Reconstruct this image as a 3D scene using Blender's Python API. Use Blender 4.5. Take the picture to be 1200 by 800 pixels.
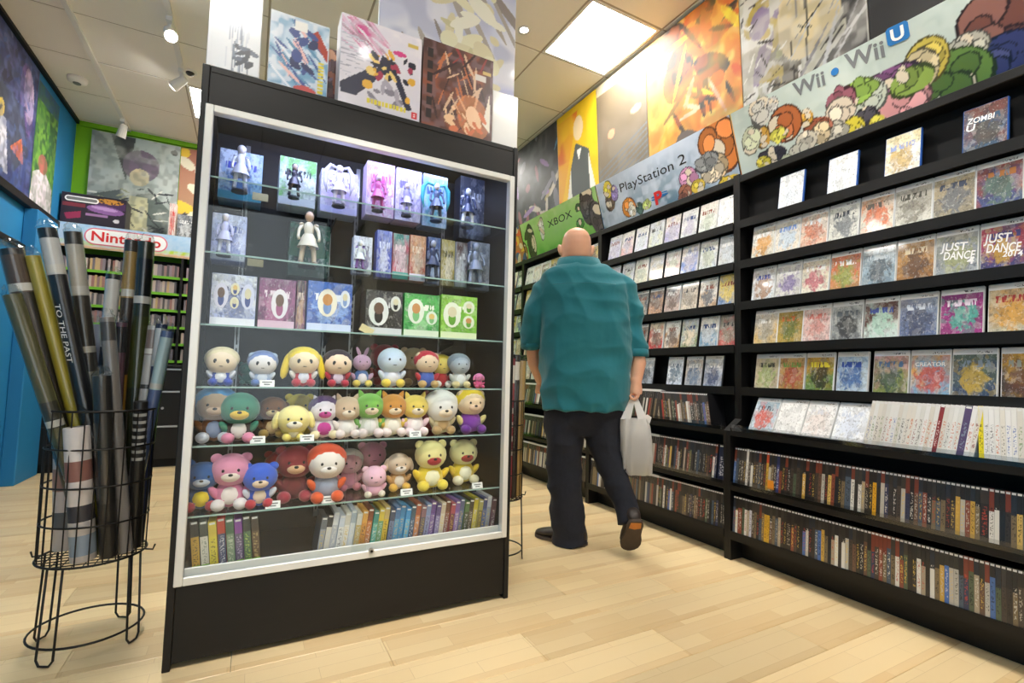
import bpy, bmesh, math, random
import numpy as np
from mathutils import Vector, Matrix

for o in list(bpy.data.objects): bpy.data.objects.remove(o)
scene = bpy.context.scene
COL = scene.collection
rnd = random.Random(7)

# ------------------------------------------------------------------ camera
F_PX, YAW, PITCH, ROLL, CAM_H = 575.08, 0.490876, 0.06756, 0.023145, 0.955
_fwd = Vector((math.sin(YAW)*math.cos(PITCH), math.cos(YAW)*math.cos(PITCH), math.sin(PITCH)))
_r = Vector((math.cos(YAW), -math.sin(YAW), 0)); _u = _r.cross(_fwd)
RIGHT = _r*math.cos(ROLL) + _u*math.sin(ROLL); UP = -_r*math.sin(ROLL) + _u*math.cos(ROLL); FWD = _fwd
CAM = Vector((0, 0, CAM_H))
cd = bpy.data.cameras.new('camera'); cam = bpy.data.objects.new('camera', cd); COL.objects.link(cam)
cd.sensor_fit = 'HORIZONTAL'; cd.sensor_width = 36; cd.lens = F_PX/1200*36; cd.clip_start = .02; cd.clip_end = 60
cam.matrix_world = Matrix(((RIGHT.x, UP.x, -FWD.x, CAM.x), (RIGHT.y, UP.y, -FWD.y, CAM.y), (RIGHT.z, UP.z, -FWD.z, CAM.z), (0, 0, 0, 1)))
scene.camera = cam

# ------------------------------------------------------------------ world, exposure
w = bpy.data.worlds.new('world'); scene.world = w; w.use_nodes = True
w.node_tree.nodes['Background'].inputs[0].default_value = (.86, .93, 1, 1)
w.node_tree.nodes['Background'].inputs[1].default_value = 1.25
vs = scene.view_settings; vs.view_transform = 'Standard'; vs.look = 'None'; vs.gamma = 1; vs.exposure = .6; vs.use_curve_mapping = False
PANEL_STRENGTH = 22.0
SPOT_WATTS = 34.0
LED_WATTS = 4.0
try:
    scene.cycles.transparent_max_bounces = 24; scene.cycles.max_bounces = 8
except Exception: pass

# ------------------------------------------------------------------ pixel -> place helpers (photo is 1200 x 800)
def ray(px, py): return RIGHT*((px-600)/F_PX) - UP*((py-400)/F_PX) + FWD
def on_axis(px, py, ax, val):
    d = ray(px, py); t = (val-CAM[ax])/d[ax]; return CAM + d*t
def at_depth(px, py, dep): return CAM + ray(px, py)*dep
def on_plane(px, py, p0, n):
    d = ray(px, py); t = (Vector(p0)-CAM).dot(n)/d.dot(n); return CAM + d*t

# ------------------------------------------------------------------ colours and materials
def lin(c): return c/12.92 if c <= .04045 else ((c+.055)/1.055)**2.4
def S(r, g=None, b=None):
    if isinstance(r, str):
        h = r.lstrip('#'); r, g, b = int(h[:2], 16), int(h[2:4], 16), int(h[4:], 16)
    return (lin(r/255), lin(g/255), lin(b/255))
MATS = {}
def nodes_of(name):
    m = bpy.data.materials.new(name); m.use_nodes = True; nt = m.node_tree
    MATS[name] = m
    return m, nt, nt.nodes['Principled BSDF']
def setp(b, **k):
    al = dict(rough='Roughness', metal='Metallic', coat='Coat Weight', coat_rough='Coat Roughness', spec='Specular IOR Level', trans='Transmission Weight', ior='IOR', sheen='Sheen Weight', alpha='Alpha', sss='Subsurface Weight')
    for q, v in k.items(): b.inputs[al[q]].default_value = v
def simple(name, c, grain=0.0, scale=60.0, bump=0.0, stretch=None, **k):
    m, nt, b = nodes_of(name)
    b.inputs['Base Color'].default_value = (*c, 1); setp(b, **k)
    if grain or bump:
        tc = nt.nodes.new('ShaderNodeTexCoord'); mp = nt.nodes.new('ShaderNodeMapping'); nz = nt.nodes.new('ShaderNodeTexNoise')
        nz.inputs['Scale'].default_value = scale; nz.inputs['Detail'].default_value = 4
        nt.links.new(tc.outputs['Object'], mp.inputs[0]); nt.links.new(mp.outputs[0], nz.inputs['Vector'])
        if stretch: mp.inputs['Scale'].default_value = stretch
        if grain:
            mx = nt.nodes.new('ShaderNodeMix'); mx.data_type = 'RGBA'
            mx.inputs['A'].default_value = (*[x*(1-grain) for x in c], 1); mx.inputs['B'].default_value = (*[min(1, x*(1+grain)) for x in c], 1)
            nt.links.new(nz.outputs['Fac'], mx.inputs['Factor']); nt.links.new(mx.outputs['Result'], b.inputs['Base Color'])
        if bump:
            bp = nt.nodes.new('ShaderNodeBump'); bp.inputs['Strength'].default_value = bump; bp.inputs['Distance'].default_value = .003
            nt.links.new(nz.outputs['Fac'], bp.inputs['Height']); nt.links.new(bp.outputs[0], b.inputs['Normal'])
    return m
def objattr(nt, name):
    a = nt.nodes.new('ShaderNodeAttribute'); a.attribute_type = 'OBJECT'; a.attribute_name = name; return a
def math_node(nt, op, a, b=None, clamp=False):
    n = nt.nodes.new('ShaderNodeMath'); n.operation = op; n.use_clamp = clamp
    for i, x in enumerate((a, b)):
        if x is None: continue
        if isinstance(x, (int, float)): n.inputs[i].default_value = x
        else: nt.links.new(x, n.inputs[i])
    return n.outputs[0]
def mix_col(nt, f, a, b):
    n = nt.nodes.new('ShaderNodeMix'); n.data_type = 'RGBA'
    for key, x in (('Factor', f), ('A', a), ('B', b)):
        if isinstance(x, (int, float)): n.inputs[key].default_value = x
        elif isinstance(x, tuple): n.inputs[key].default_value = (*x, 1)
        else: nt.links.new(x, n.inputs[key])
    return n.outputs['Result']

def objcol(name, grain=.12, scale=90, bump=0.0, **k):           # colour comes from the object's own property c1
    m, nt, b = nodes_of(name); setp(b, **k)
    a = objattr(nt, 'c1'); tc = nt.nodes.new('ShaderNodeTexCoord'); nz = nt.nodes.new('ShaderNodeTexNoise')
    nz.inputs['Scale'].default_value = scale; nz.inputs['Detail'].default_value = 3
    nt.links.new(tc.outputs['Object'], nz.inputs['Vector'])
    f = math_node(nt, 'MULTIPLY_ADD', nz.outputs['Fac'], 2*grain); f.node.inputs[2].default_value = 1-grain
    mx = nt.nodes.new('ShaderNodeVectorMath'); mx.operation = 'SCALE'
    nt.links.new(a.outputs['Color'], mx.inputs[0]); nt.links.new(f, mx.inputs['Scale'])
    nt.links.new(mx.outputs[0], b.inputs['Base Color'])
    if bump:
        bp = nt.nodes.new('ShaderNodeBump'); bp.inputs['Strength'].default_value = bump; bp.inputs['Distance'].default_value = .002
        nt.links.new(nz.outputs['Fac'], bp.inputs['Height']); nt.links.new(bp.outputs[0], b.inputs['Normal'])
    return m
objcol('felt', .15, 40, .4, rough=.9, sheen=.3)
objcol('plastic', .05, 60, rough=.35)
objcol('card', .05, 60, rough=.45)

def vcol(name, rough=.4, coat=0.0, fine=.0):
    m, nt, b = nodes_of(name); setp(b, rough=rough, coat=coat, coat_rough=.08)
    a = nt.nodes.new('ShaderNodeVertexColor'); a.layer_name = 'Col'
    nt.links.new(a.outputs['Color'], b.inputs['Base Color'])
    return m
vcol('print_matte', .55); vcol('print_gloss', .3, .5)

def cover_art():
    # abstract cover print: palette c1 c2 c3 and seed come from the object, layout from the UV map
    m, nt, b = nodes_of('cover_art'); setp(b, rough=.32, coat=.6, coat_rough=.06)
    uv = nt.nodes.new('ShaderNodeUVMap'); c1, c2, c3, ct = (objattr(nt, n) for n in ('c1', 'c2', 'c3', 'ct')); sd = objattr(nt, 'seed'); bd = objattr(nt, 'band')
    comb = nt.nodes.new('ShaderNodeCombineXYZ')
    for i in range(3): nt.links.new(sd.outputs['Fac'], comb.inputs[i])
    off = nt.nodes.new('ShaderNodeVectorMath'); off.operation = 'ADD'
    nt.links.new(uv.outputs[0], off.inputs[0]); nt.links.new(comb.outputs[0], off.inputs[1])
    def noise(scale, det=3, dist=.6, sock=None):
        n = nt.nodes.new('ShaderNodeTexNoise'); n.inputs['Scale'].default_value = scale; n.inputs['Detail'].default_value = det; n.inputs['Distortion'].default_value = dist
        nt.links.new(sock or off.outputs[0], n.inputs['Vector']); return n.outputs['Fac']
    def ramp(sock, lo, hi):
        n = nt.nodes.new('ShaderNodeMapRange'); n.inputs['From Min'].default_value = lo; n.inputs['From Max'].default_value = hi; nt.links.new(sock, n.inputs['Value']); return n.outputs[0]
    sep = nt.nodes.new('ShaderNodeSeparateXYZ'); nt.links.new(uv.outputs[0], sep.inputs[0]); u, v = sep.outputs[0], sep.outputs[1]
    t0 = math_node(nt, 'ADD', noise(2.2, 2, .8), math_node(nt, 'MULTIPLY', math_node(nt, 'SUBTRACT', v, .5), .35))
    col = mix_col(nt, ramp(t0, .36, .64), c1.outputs['Color'], c2.outputs['Color'])
    # soft central motif
    du = math_node(nt, 'MULTIPLY', math_node(nt, 'SUBTRACT', u, .5), 2.3); dv = math_node(nt, 'MULTIPLY', math_node(nt, 'SUBTRACT', v, .38), 2.5)
    dd = math_node(nt, 'ADD', math_node(nt, 'POWER', math_node(nt, 'ABSOLUTE', du), 2.0), math_node(nt, 'POWER', math_node(nt, 'ABSOLUTE', dv), 2.0))
    dd = math_node(nt, 'ADD', dd, math_node(nt, 'MULTIPLY', math_node(nt, 'SUBTRACT', noise(5, 4, 1.0), .5), 3.2))
    col = mix_col(nt, math_node(nt, 'MULTIPLY', ramp(dd, .75, .35), .85), col, c3.outputs['Color'])
    # faceted mid tones and fine ink detail
    vo = nt.nodes.new('ShaderNodeTexVoronoi'); vo.inputs['Scale'].default_value = 6; vo.inputs['Randomness'].default_value = 1
    wob = nt.nodes.new('ShaderNodeVectorMath'); wob.operation = 'ADD'; nzc = nt.nodes.new('ShaderNodeTexNoise'); nzc.inputs['Scale'].default_value = 6; nt.links.new(off.outputs[0], nzc.inputs['Vector'])
    sc_ = nt.nodes.new('ShaderNodeVectorMath'); sc_.operation = 'SCALE'; sc_.inputs['Scale'].default_value = .25; nt.links.new(nzc.outputs['Color'], sc_.inputs[0]); nt.links.new(off.outputs[0], wob.inputs[0]); nt.links.new(sc_.outputs[0], wob.inputs[1]); nt.links.new(wob.outputs[0], vo.inputs['Vector'])
    bw = nt.nodes.new('ShaderNodeSeparateColor'); nt.links.new(vo.outputs['Color'], bw.inputs[0])
    col = mix_col(nt, math_node(nt, 'MULTIPLY', ramp(bw.outputs[0], .6, .85), .24), col, (.03, .03, .035))
    col = mix_col(nt, math_node(nt, 'MULTIPLY', ramp(bw.outputs[1], .65, .9), .2), col, (.85, .84, .8))
    col = mix_col(nt, math_node(nt, 'MULTIPLY', ramp(bw.outputs[2], .7, .85), .35), col, c3.outputs['Color'])
    col = mix_col(nt, math_node(nt, 'MULTIPLY', ramp(noise(16, 5, .6), .52, .7), .5), col, (.025, .025, .03))
    col = mix_col(nt, math_node(nt, 'MULTIPLY', ramp(noise(20, 4, .3), .58, .72), .4), col, (.88, .87, .84))
    # title block
    st = nt.nodes.new('ShaderNodeMapping'); st.inputs['Scale'].default_value = (16, 5, 1); nt.links.new(off.outputs[0], st.inputs[0])
    glyph = ramp(noise(1.0, 1, .2, st.outputs[0]), .48, .52)
    band = lambda s, lo, hi: math_node(nt, 'MULTIPLY', math_node(nt, 'GREATER_THAN', s, lo), math_node(nt, 'LESS_THAN', s, hi))
    t = math_node(nt, 'MULTIPLY', math_node(nt, 'MULTIPLY', glyph, band(v, .62, .76)), band(u, .14, .86))
    col = mix_col(nt, t, col, ct.outputs['Color'])
    # console strip along the top edge, thin light margin round the sheet
    strip = math_node(nt, 'MULTIPLY', math_node(nt, 'GREATER_THAN', v, .885), bd.outputs['Fac'])
    col = mix_col(nt, strip, col, (.72, .73, .74))
    sm = nt.nodes.new('ShaderNodeMapping'); sm.inputs['Scale'].default_value = (30, 40, 1); nt.links.new(off.outputs[0], sm.inputs[0])
    sg = math_node(nt, 'MULTIPLY', ramp(noise(1.0, 1, 0, sm.outputs[0]), .52, .55), math_node(nt, 'MULTIPLY', band(v, .915, .96), band(u, .55, .9)))
    col = mix_col(nt, math_node(nt, 'MULTIPLY', sg, bd.outputs['Fac']), col, (.08, .08, .09))
    nt.links.new(col, b.inputs['Base Color'])
cover_art()

def spine_mat():
    m, nt, b = nodes_of('spine_print'); setp(b, rough=.35, coat=.5, coat_rough=.1)
    uv = nt.nodes.new('ShaderNodeUVMap'); c1, c2, c3 = (objattr(nt, n) for n in ('c1', 'c2', 'c3')); sd = objattr(nt, 'seed'); cut = objattr(nt, 'cut')
    sep = nt.nodes.new('ShaderNodeSeparateXYZ'); nt.links.new(uv.outputs[0], sep.inputs[0]); u, v = sep.outputs[0], sep.outputs[1]
    comb = nt.nodes.new('ShaderNodeCombineXYZ'); nt.links.new(math_node(nt, 'MULTIPLY', u, 3.0), comb.inputs[0]); nt.links.new(math_node(nt, 'MULTIPLY', v, 26.0), comb.inputs[1]); nt.links.new(sd.outputs['Fac'], comb.inputs[2])
    nz = nt.nodes.new('ShaderNodeTexNoise'); nz.inputs['Scale'].default_value = 1.2; nz.inputs['Detail'].default_value = 2; nt.links.new(comb.outputs[0], nz.inputs['Vector'])
    mr = nt.nodes.new('ShaderNodeMapRange'); mr.inputs['From Min'].default_value = .52; mr.inputs['From Max'].default_value = .58; nt.links.new(nz.outputs['Fac'], mr.inputs['Value'])
    low = math_node(nt, 'LESS_THAN', v, cut.outputs['Fac'])
    col = mix_col(nt, low, c1.outputs['Color'], c2.outputs['Color'])
    g = math_node(nt, 'MULTIPLY', mr.outputs[0], math_node(nt, 'MULTIPLY', math_node(nt, 'GREATER_THAN', v, .12), math_node(nt, 'LESS_THAN', v, .66)))
    g = math_node(nt, 'MULTIPLY', g, math_node(nt, 'MULTIPLY', math_node(nt, 'GREATER_THAN', u, .2), math_node(nt, 'LESS_THAN', u, .8)))
    col = mix_col(nt, math_node(nt, 'MULTIPLY', g, .75), col, c3.outputs['Color'])
    cap = math_node(nt, 'MULTIPLY', math_node(nt, 'GREATER_THAN', v, .945), math_node(nt, 'LESS_THAN', v, .985))
    cap = math_node(nt, 'MULTIPLY', cap, math_node(nt, 'MULTIPLY', math_node(nt, 'GREATER_THAN', u, .12), math_node(nt, 'LESS_THAN', u, .88)))
    col = mix_col(nt, cap, col, (.75, .75, .74))
    nt.links.new(col, b.inputs['Base Color'])
spine_mat()

def glass_mat(name, tint, ior=1.45, rough=0.0, boost=1.0):
    m = bpy.data.materials.new(name); m.use_nodes = True; nt = m.node_tree; nt.nodes.clear(); MATS[name] = m
    out = nt.nodes.new('ShaderNodeOutputMaterial'); mx = nt.nodes.new('ShaderNodeMixShader'); tr = nt.nodes.new('ShaderNodeBsdfTransparent'); gl = nt.nodes.new('ShaderNodeBsdfGlossy'); fr = nt.nodes.new('ShaderNodeFresnel')
    geo = nt.nodes.new('ShaderNodeNewGeometry'); io = math_node(nt, 'MULTIPLY_ADD', geo.outputs['Backfacing'], 1/ior-ior); io.node.inputs[2].default_value = ior; nt.links.new(io, fr.inputs['IOR'])   # same reflectance from either side of the sheet
    tr.inputs[0].default_value = (*tint, 1); gl.inputs['Roughness'].default_value = rough
    f = math_node(nt, 'MULTIPLY', fr.outputs[0], boost, True)
    nt.links.new(f, mx.inputs[0]); nt.links.new(tr.outputs[0], mx.inputs[1]); nt.links.new(gl.outputs[0], mx.inputs[2]); nt.links.new(mx.outputs[0], out.inputs[0])
glass_mat('glass', (.975, .99, .985)); glass_mat('shelf_glass', (.93, .97, .96)); glass_mat('film', (.93, .94, .94), 1.5, .06, 1.6)

def emit(name, c, s):
    m = bpy.data.materials.new(name); m.use_nodes = True; nt = m.node_tree; nt.nodes.clear(); MATS[name] = m
    out = nt.nodes.new('ShaderNodeOutputMaterial'); e = nt.nodes.new('ShaderNodeEmission'); e.inputs[0].default_value = (*c, 1); e.inputs[1].default_value = s
    nt.links.new(e.outputs[0], out.inputs[0])
emit('panel_glow', (1, .955, .88), PANEL_STRENGTH); emit('bulb_glow', (1, .97, .92), 45); emit('led_glow', (.62, .68, 1), 7)

def bag_mat():
    m = bpy.data.materials.new('bag_plastic'); m.use_nodes = True; nt = m.node_tree; nt.nodes.clear(); MATS['bag_plastic'] = m
    out = nt.nodes.new('ShaderNodeOutputMaterial'); a = nt.nodes.new('ShaderNodeMixShader'); b2 = nt.nodes.new('ShaderNodeMixShader')
    d = nt.nodes.new('ShaderNodeBsdfDiffuse'); d.inputs[0].default_value = (.97, .96, .95, 1); t = nt.nodes.new('ShaderNodeBsdfTranslucent'); t.inputs[0].default_value = (.95, .94, .92, 1)
    tp = nt.nodes.new('ShaderNodeBsdfTransparent'); a.inputs[0].default_value = .5; b2.inputs[0].default_value = .14
    tc = nt.nodes.new('ShaderNodeTexCoord'); mp = nt.nodes.new('ShaderNodeMapping'); mp.inputs['Scale'].default_value = (30, 30, 7); nz = nt.nodes.new('ShaderNodeTexNoise'); nz.inputs['Scale'].default_value = 1; nz.inputs['Detail'].default_value = 4
    bp = nt.nodes.new('ShaderNodeBump'); bp.inputs['Strength'].default_value = .6; bp.inputs['Distance'].default_value = .01
    nt.links.new(tc.outputs['Object'], mp.inputs[0]); nt.links.new(mp.outputs[0], nz.inputs['Vector']); nt.links.new(nz.outputs['Fac'], bp.inputs['Height']); nt.links.new(bp.outputs[0], d.inputs['Normal'])
    nt.links.new(d.outputs[0], a.inputs[1]); nt.links.new(t.outputs[0], a.inputs[2]); nt.links.new(a.outputs[0], b2.inputs[1]); nt.links.new(tp.outputs[0], b2.inputs[2]); nt.links.new(b2.outputs[0], out.inputs[0])
bag_mat()

simple('black_laminate', S(20, 19, 19), .25, 8, .05, (1, 1, 8), rough=.45, spec=.35)
simple('black_board', S(18, 17, 17), .2, 30, rough=.55, spec=.3)
simple('black_metal', S(22, 20, 20), rough=.4, metal=.3)
simple('wire_black', S(26, 22, 20), rough=.45, metal=.2)
simple('cabinet_interior', S(40, 37, 36), .2, 12, rough=.6)
simple('aluminium', S(222, 222, 218), rough=.4, metal=.25)
simple('steel', S(185, 187, 190), rough=.3, metal=.9)
simple('white_paint', S(232, 230, 226), rough=.5)
simple('ceiling_tile', S(244, 239, 230), .05, 220, .25, rough=.9)
simple('grid_bar', S(178, 168, 152), rough=.6)
simple('cream_wall', S(222, 214, 200), .04, 10, rough=.8)
simple('blue_wall', S(28, 122, 178), .06, 6, rough=.6)
simple('green_wall', S(122, 190, 20), .05, 6, rough=.6)
simple('paper_white', S(240, 240, 238), rough=.6)
simple('ink_black', S(18, 18, 20), rough=.6)
simple('ink_grey', S(120, 122, 124), rough=.5)
simple('ink_blue', S(40, 120, 190), rough=.5)
simple('ink_red', S(215, 40, 40), rough=.5)
simple('ink_yellow', S(240, 205, 50), rough=.5)
simple('ink_white', S(245, 245, 245), rough=.5)
simple('ink_orange', S(235, 150, 40), rough=.5)
simple('ink_pink', S(225, 120, 140), rough=.5)
simple('case_white', S(225, 226, 226), rough=.3, coat=.3)
simple('case_black', S(24, 24, 26), rough=.3, coat=.3)
simple('case_blue', S(40, 90, 170), rough=.3, coat=.3)
simple('shirt_teal', S(20, 110, 122), .1, 17, .9, rough=.85, sheen=.2)
simple('denim', S(26, 29, 40), .3, 55, .3, rough=.9)
simple('shoe_leather', S(48, 38, 32), .2, 40, .2, rough=.5)
simple('shoe_sole', S(70, 58, 48), .2, 40, rough=.8)
simple('sole_tan', S(190, 120, 50), .2, 40, rough=.8)
simple('skin', S(222, 168, 138), .07, 25, .1, rough=.5, sss=.05)
simple('edge_teal', S(150, 180, 175), rough=.2)
simple('green_strip', S(120, 190, 40), rough=.5)

def floor_mat():
    m, nt, b = nodes_of('maple'); setp(b, rough=.34, coat=.15, coat_rough=.2)
    tc = nt.nodes.new('ShaderNodeTexCoord'); oi = nt.nodes.new('ShaderNodeObjectInfo')
    mp = nt.nodes.new('ShaderNodeMapping'); mp.inputs['Scale'].default_value = (1.6, 16, 1); nt.links.new(tc.outputs['Object'], mp.inputs[0])
    off = nt.nodes.new('ShaderNodeVectorMath'); off.operation = 'ADD'; cb = nt.nodes.new('ShaderNodeCombineXYZ')
    s = math_node(nt, 'MULTIPLY', oi.outputs['Random'], 37.0)
    for i in range(3): nt.links.new(s, cb.inputs[i])
    nt.links.new(mp.outputs[0], off.inputs[0]); nt.links.new(cb.outputs[0], off.inputs[1])
    nz = nt.nodes.new('ShaderNodeTexNoise'); nz.inputs['Scale'].default_value = 2.2; nz.inputs['Detail'].default_value = 5; nz.inputs['Distortion'].default_value = .8; nt.links.new(off.outputs[0], nz.inputs['Vector'])
    # strips inside one plank, each with a tone of its own
    br = nt.nodes.new('ShaderNodeTexBrick'); br.inputs['Scale'].default_value = 1; br.inputs['Brick Width'].default_value = .42; br.inputs['Row Height'].default_value = .064; br.inputs['Mortar Size'].default_value = .0006
    br.inputs['Color1'].default_value = (*S(242, 216, 168), 1); br.inputs['Color2'].default_value = (*S(220, 182, 126), 1); br.inputs['Mortar'].default_value = (*S(196, 160, 110), 1)
    bo = nt.nodes.new('ShaderNodeVectorMath'); bo.operation = 'ADD'; nt.links.new(tc.outputs['Object'], bo.inputs[0]); nt.links.new(cb.outputs[0], bo.inputs[1]); nt.links.new(tc.outputs['Object'], br.inputs['Vector'])
    g = mix_col(nt, math_node(nt, 'MULTIPLY', nz.outputs['Fac'], .55), br.outputs['Color'], S(240, 216, 170))
    hs = nt.nodes.new('ShaderNodeHueSaturation'); nt.links.new(g, hs.inputs['Color'])
    val = math_node(nt, 'MULTIPLY_ADD', oi.outputs['Random'], .2); val.node.inputs[2].default_value = .88; nt.links.new(val, hs.inputs['Value'])
    nt.links.new(hs.outputs[0], b.inputs['Base Color'])
floor_mat()

# ------------------------------------------------------------------ mesh helpers
def wmat(o):
    m = o.matrix_basis.copy()
    return wmat(o.parent) @ m if o.parent else m
class MB:
    def __init__(s): s.v = []; s.f = []; s.m = []; s.uv = {}
    def add(s, vs_, fs, mi=0):
        k = len(s.v); s.v += [Vector(p) for p in vs_]
        for f in fs: s.f.append([k+i for i in f]); s.m.append(mi)
        return s
    def box(s, x0, x1, y0, y1, z0, z1, mi=0, mat=None):
        p = [(x, y, z) for z in (z0, z1) for y in (y0, y1) for x in (x0, x1)]
        if mat is not None: p = [mat @ Vector(q) for q in p]
        return s.add(p, [(0, 2, 3, 1), (4, 5, 7, 6), (0, 1, 5, 4), (2, 6, 7, 3), (0, 4, 6, 2), (1, 3, 7, 5)], mi)
    def bevel_box(s, x0, x1, y0, y1, z0, z1, b=.004, mi=0, mat=None):
        # box with all twelve edges chamfered
        c = Vector(((x0+x1)/2, (y0+y1)/2, (z0+z1)/2)); h = Vector(((x1-x0)/2, (y1-y0)/2, (z1-z0)/2)); b = min(b, h.x*.9, h.y*.9, h.z*.9)
        bm = bmesh.new(); bmesh.ops.create_cube(bm, size=2)
        for q in bm.verts: q.co = Vector((q.co.x*h.x, q.co.y*h.y, q.co.z*h.z)) + c
        bmesh.ops.bevel(bm, geom=list(bm.edges), offset=b, segments=1, affect='EDGES', profile=.5)
        vs_ = [(mat @ q.co) if mat is not None else q.co.copy() for q in bm.verts]; bm.verts.index_update()
        fs = [[q.index for q in f.verts] for f in bm.faces]; bm.free()
        return s.add(vs_, fs, mi)
    def quad(s, a, b, c, d, mi=0): return s.add([a, b, c, d], [(0, 1, 2, 3)], mi)
    def loft(s, rings, cap=True, mi=0, closed=True):
        n = len(rings[0]); k = len(s.v)
        for r in rings: s.v += [Vector(p) for p in r]
        for i in range(len(rings)-1):
            for j in range(n if closed else n-1):
                a = k+i*n+j; b = k+i*n+(j+1) % n
                s.f.append([a, b, b+n, a+n]); s.m.append(mi)
        if cap:
            s.f.append([k+j for j in range(n)][::-1]); s.m.append(mi)
            e = k+(len(rings)-1)*n; s.f.append([e+j for j in range(n)]); s.m.append(mi)
        return s
    def tube(s, pts, rad, n=8, cap=True, mi=0, flat=1.0, closed=False):
        pts = [Vector(p) for p in pts]; N = len(pts)
        if not hasattr(rad, '__len__'): rad = [rad]*N
        rings = []; ref = None
        for i in range(N):
            if closed: t = (pts[(i+1) % N]-pts[i-1]).normalized()
            else: t = (pts[min(i+1, N-1)]-pts[max(i-1, 0)]).normalized()
            if ref is None: ref = t.orthogonal().normalized() if abs(t.z) > .95 else Vector((0, 0, 1)).cross(t).normalized()
            ref = (ref - t*ref.dot(t)).normalized(); q = t.cross(ref)
            rings.append([pts[i] + (ref*math.cos(2*math.pi*j/n) + q*math.sin(2*math.pi*j/n)*flat)*rad[i] for j in range(n)])
        if closed: rings.append(rings[0])
        return s.loft(rings, cap and not closed, mi)
    def lathe(s, prof, c=(0, 0, 0), n=24, mi=0, cap=True):
        return s.loft([[(c[0]+r*math.cos(2*math.pi*j/n), c[1]+r*math.sin(2*math.pi*j/n), c[2]+z) for j in range(n)] for r, z in prof], cap, mi)
    def ball(s, c, r, nu=12, nv=8, mi=0, mat=None):
        if not hasattr(r, '__len__'): r = (r, r, r)
        rings = []
        for i in range(nv+1):
            a = -math.pi/2 + math.pi*(i+.02)/(nv+.04)
            rings.append([Vector((math.cos(a)*math.cos(2*math.pi*j/nu)*r[0], math.cos(a)*math.sin(2*math.pi*j/nu)*r[1], math.sin(a)*r[2])) for j in range(nu)])
        rings = [[(mat @ p if mat is not None else p) + Vector(c) for p in q] for q in rings]
        return s.loft(rings, True, mi)
    def prism(s, poly, fn, d, mi=0):       # fn(u, v, w) -> point ; w runs 0..d
        n = len(poly)
        return s.loft([[fn(u, v, 0) for u, v in poly], [fn(u, v, d) for u, v in poly]], True, mi)
    def mesh(s, name, mats, inv=None, smooth=False):
        me = bpy.data.meshes.new(name)
        vs_ = [tuple(inv @ p) for p in s.v] if inv is not None else [tuple(p) for p in s.v]
        me.from_pydata(vs_, [], s.f)
        for m in (mats if isinstance(mats, (list, tuple)) else [mats]): me.materials.append(MATS[m])
        if any(s.m): me.polygons.foreach_set('material_index', s.m)
        if smooth: me.polygons.foreach_set('use_smooth', [True]*len(me.polygons))
        bm = bmesh.new(); bm.from_mesh(me); bmesh.ops.recalc_face_normals(bm, faces=list(bm.faces)); bm.to_mesh(me); bm.free()
        return me
    def build(s, name, mats, parent=None, origin=None, smooth=False, local=False):
        if parent is not None:
            inv = None if local else wmat(parent).inverted()
            o = bpy.data.objects.new(name, s.mesh(name, mats, inv, smooth)); o.parent = parent
        else:
            og = Vector(origin) if origin is not None else Vector((0, 0, 0))
            o = bpy.data.objects.new(name, s.mesh(name, mats, Matrix.Translation(-og), smooth)); o.location = og
        COL.objects.link(o); return o
def add_obj(name, mesh, parent=None, loc=(0, 0, 0), rot=(0, 0, 0), scale=(1, 1, 1)):
    o = bpy.data.objects.new(name, mesh); o.parent = parent; o.location = loc; o.rotation_euler = rot; o.scale = scale; COL.objects.link(o); return o
def empty(name, loc=(0, 0, 0), rz=0.0):
    o = bpy.data.objects.new(name, None); o.empty_display_size = .05; o.location = loc; o.rotation_euler = (0, 0, rz); COL.objects.link(o); return o
def tag(o, label, cat, group=None):
    o['label'] = label; o['category'] = cat
    if group: o['group'] = group
    return o
def struct(o): o['kind'] = 'structure'; return o
def copy_tree(o, parent=None):
    c = o.copy(); COL.objects.link(c)
    if parent is not None: c.parent = parent
    for ch in list(o.children): copy_tree(ch, c)
    return c
def setc(o, **k):
    for q, v in k.items(): o[q] = list(v) if isinstance(v, (tuple, list)) else v
    return o

def text_mesh(name, body, mat, depth=.001, shear=0.0, bold=0.0, spacing=1.0):
    cu = bpy.data.curves.new('txt', 'FONT'); cu.body = body; cu.size = 1; cu.extrude = 0; cu.shear = shear; cu.offset = bold; cu.space_character = spacing; cu.resolution_u = 3
    o = bpy.data.objects.new('txt', cu); COL.objects.link(o)
    dg = bpy.context.evaluated_depsgraph_get(); me = bpy.data.meshes.new_from_object(o.evaluated_get(dg)); me.name = name
    bpy.data.objects.remove(o); bpy.data.curves.remove(cu)
    me.materials.clear(); me.materials.append(MATS[mat]); return me
def place_text(parent, name, body, mat, origin, ux, vy, width=None, height=.05, shear=0.0, bold=0.0, spacing=1.0, lift=.002):
    """flat lettering: origin is the left end of the baseline, ux runs along the line, vy up the letters"""
    me = text_mesh(name, body, mat, shear=shear, bold=bold, spacing=spacing)
    co = np.empty(len(me.vertices)*3, 'f'); me.vertices.foreach_get('co', co); co = co.reshape(-1, 3)
    x0, x1, y1 = co[:, 0].min(), co[:, 0].max(), co[:, 1].max()
    sx = (width/(x1-x0)) if width else height/y1
    ux = Vector(ux).normalized(); vy = Vector(vy).normalized(); n = ux.cross(vy)
    inv = wmat(parent).inverted() if parent else Matrix()
    out = []
    for x, y, z in co: out.append(inv @ (Vector(origin) + ux*((x-x0)*sx) + vy*(y/y1*height) + n*lift))
    me.vertices.foreach_set('co', [c for p in out for c in p]); me.update()
    o = bpy.data.objects.new(name, me); o.parent = parent; COL.objects.link(o); return o

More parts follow.
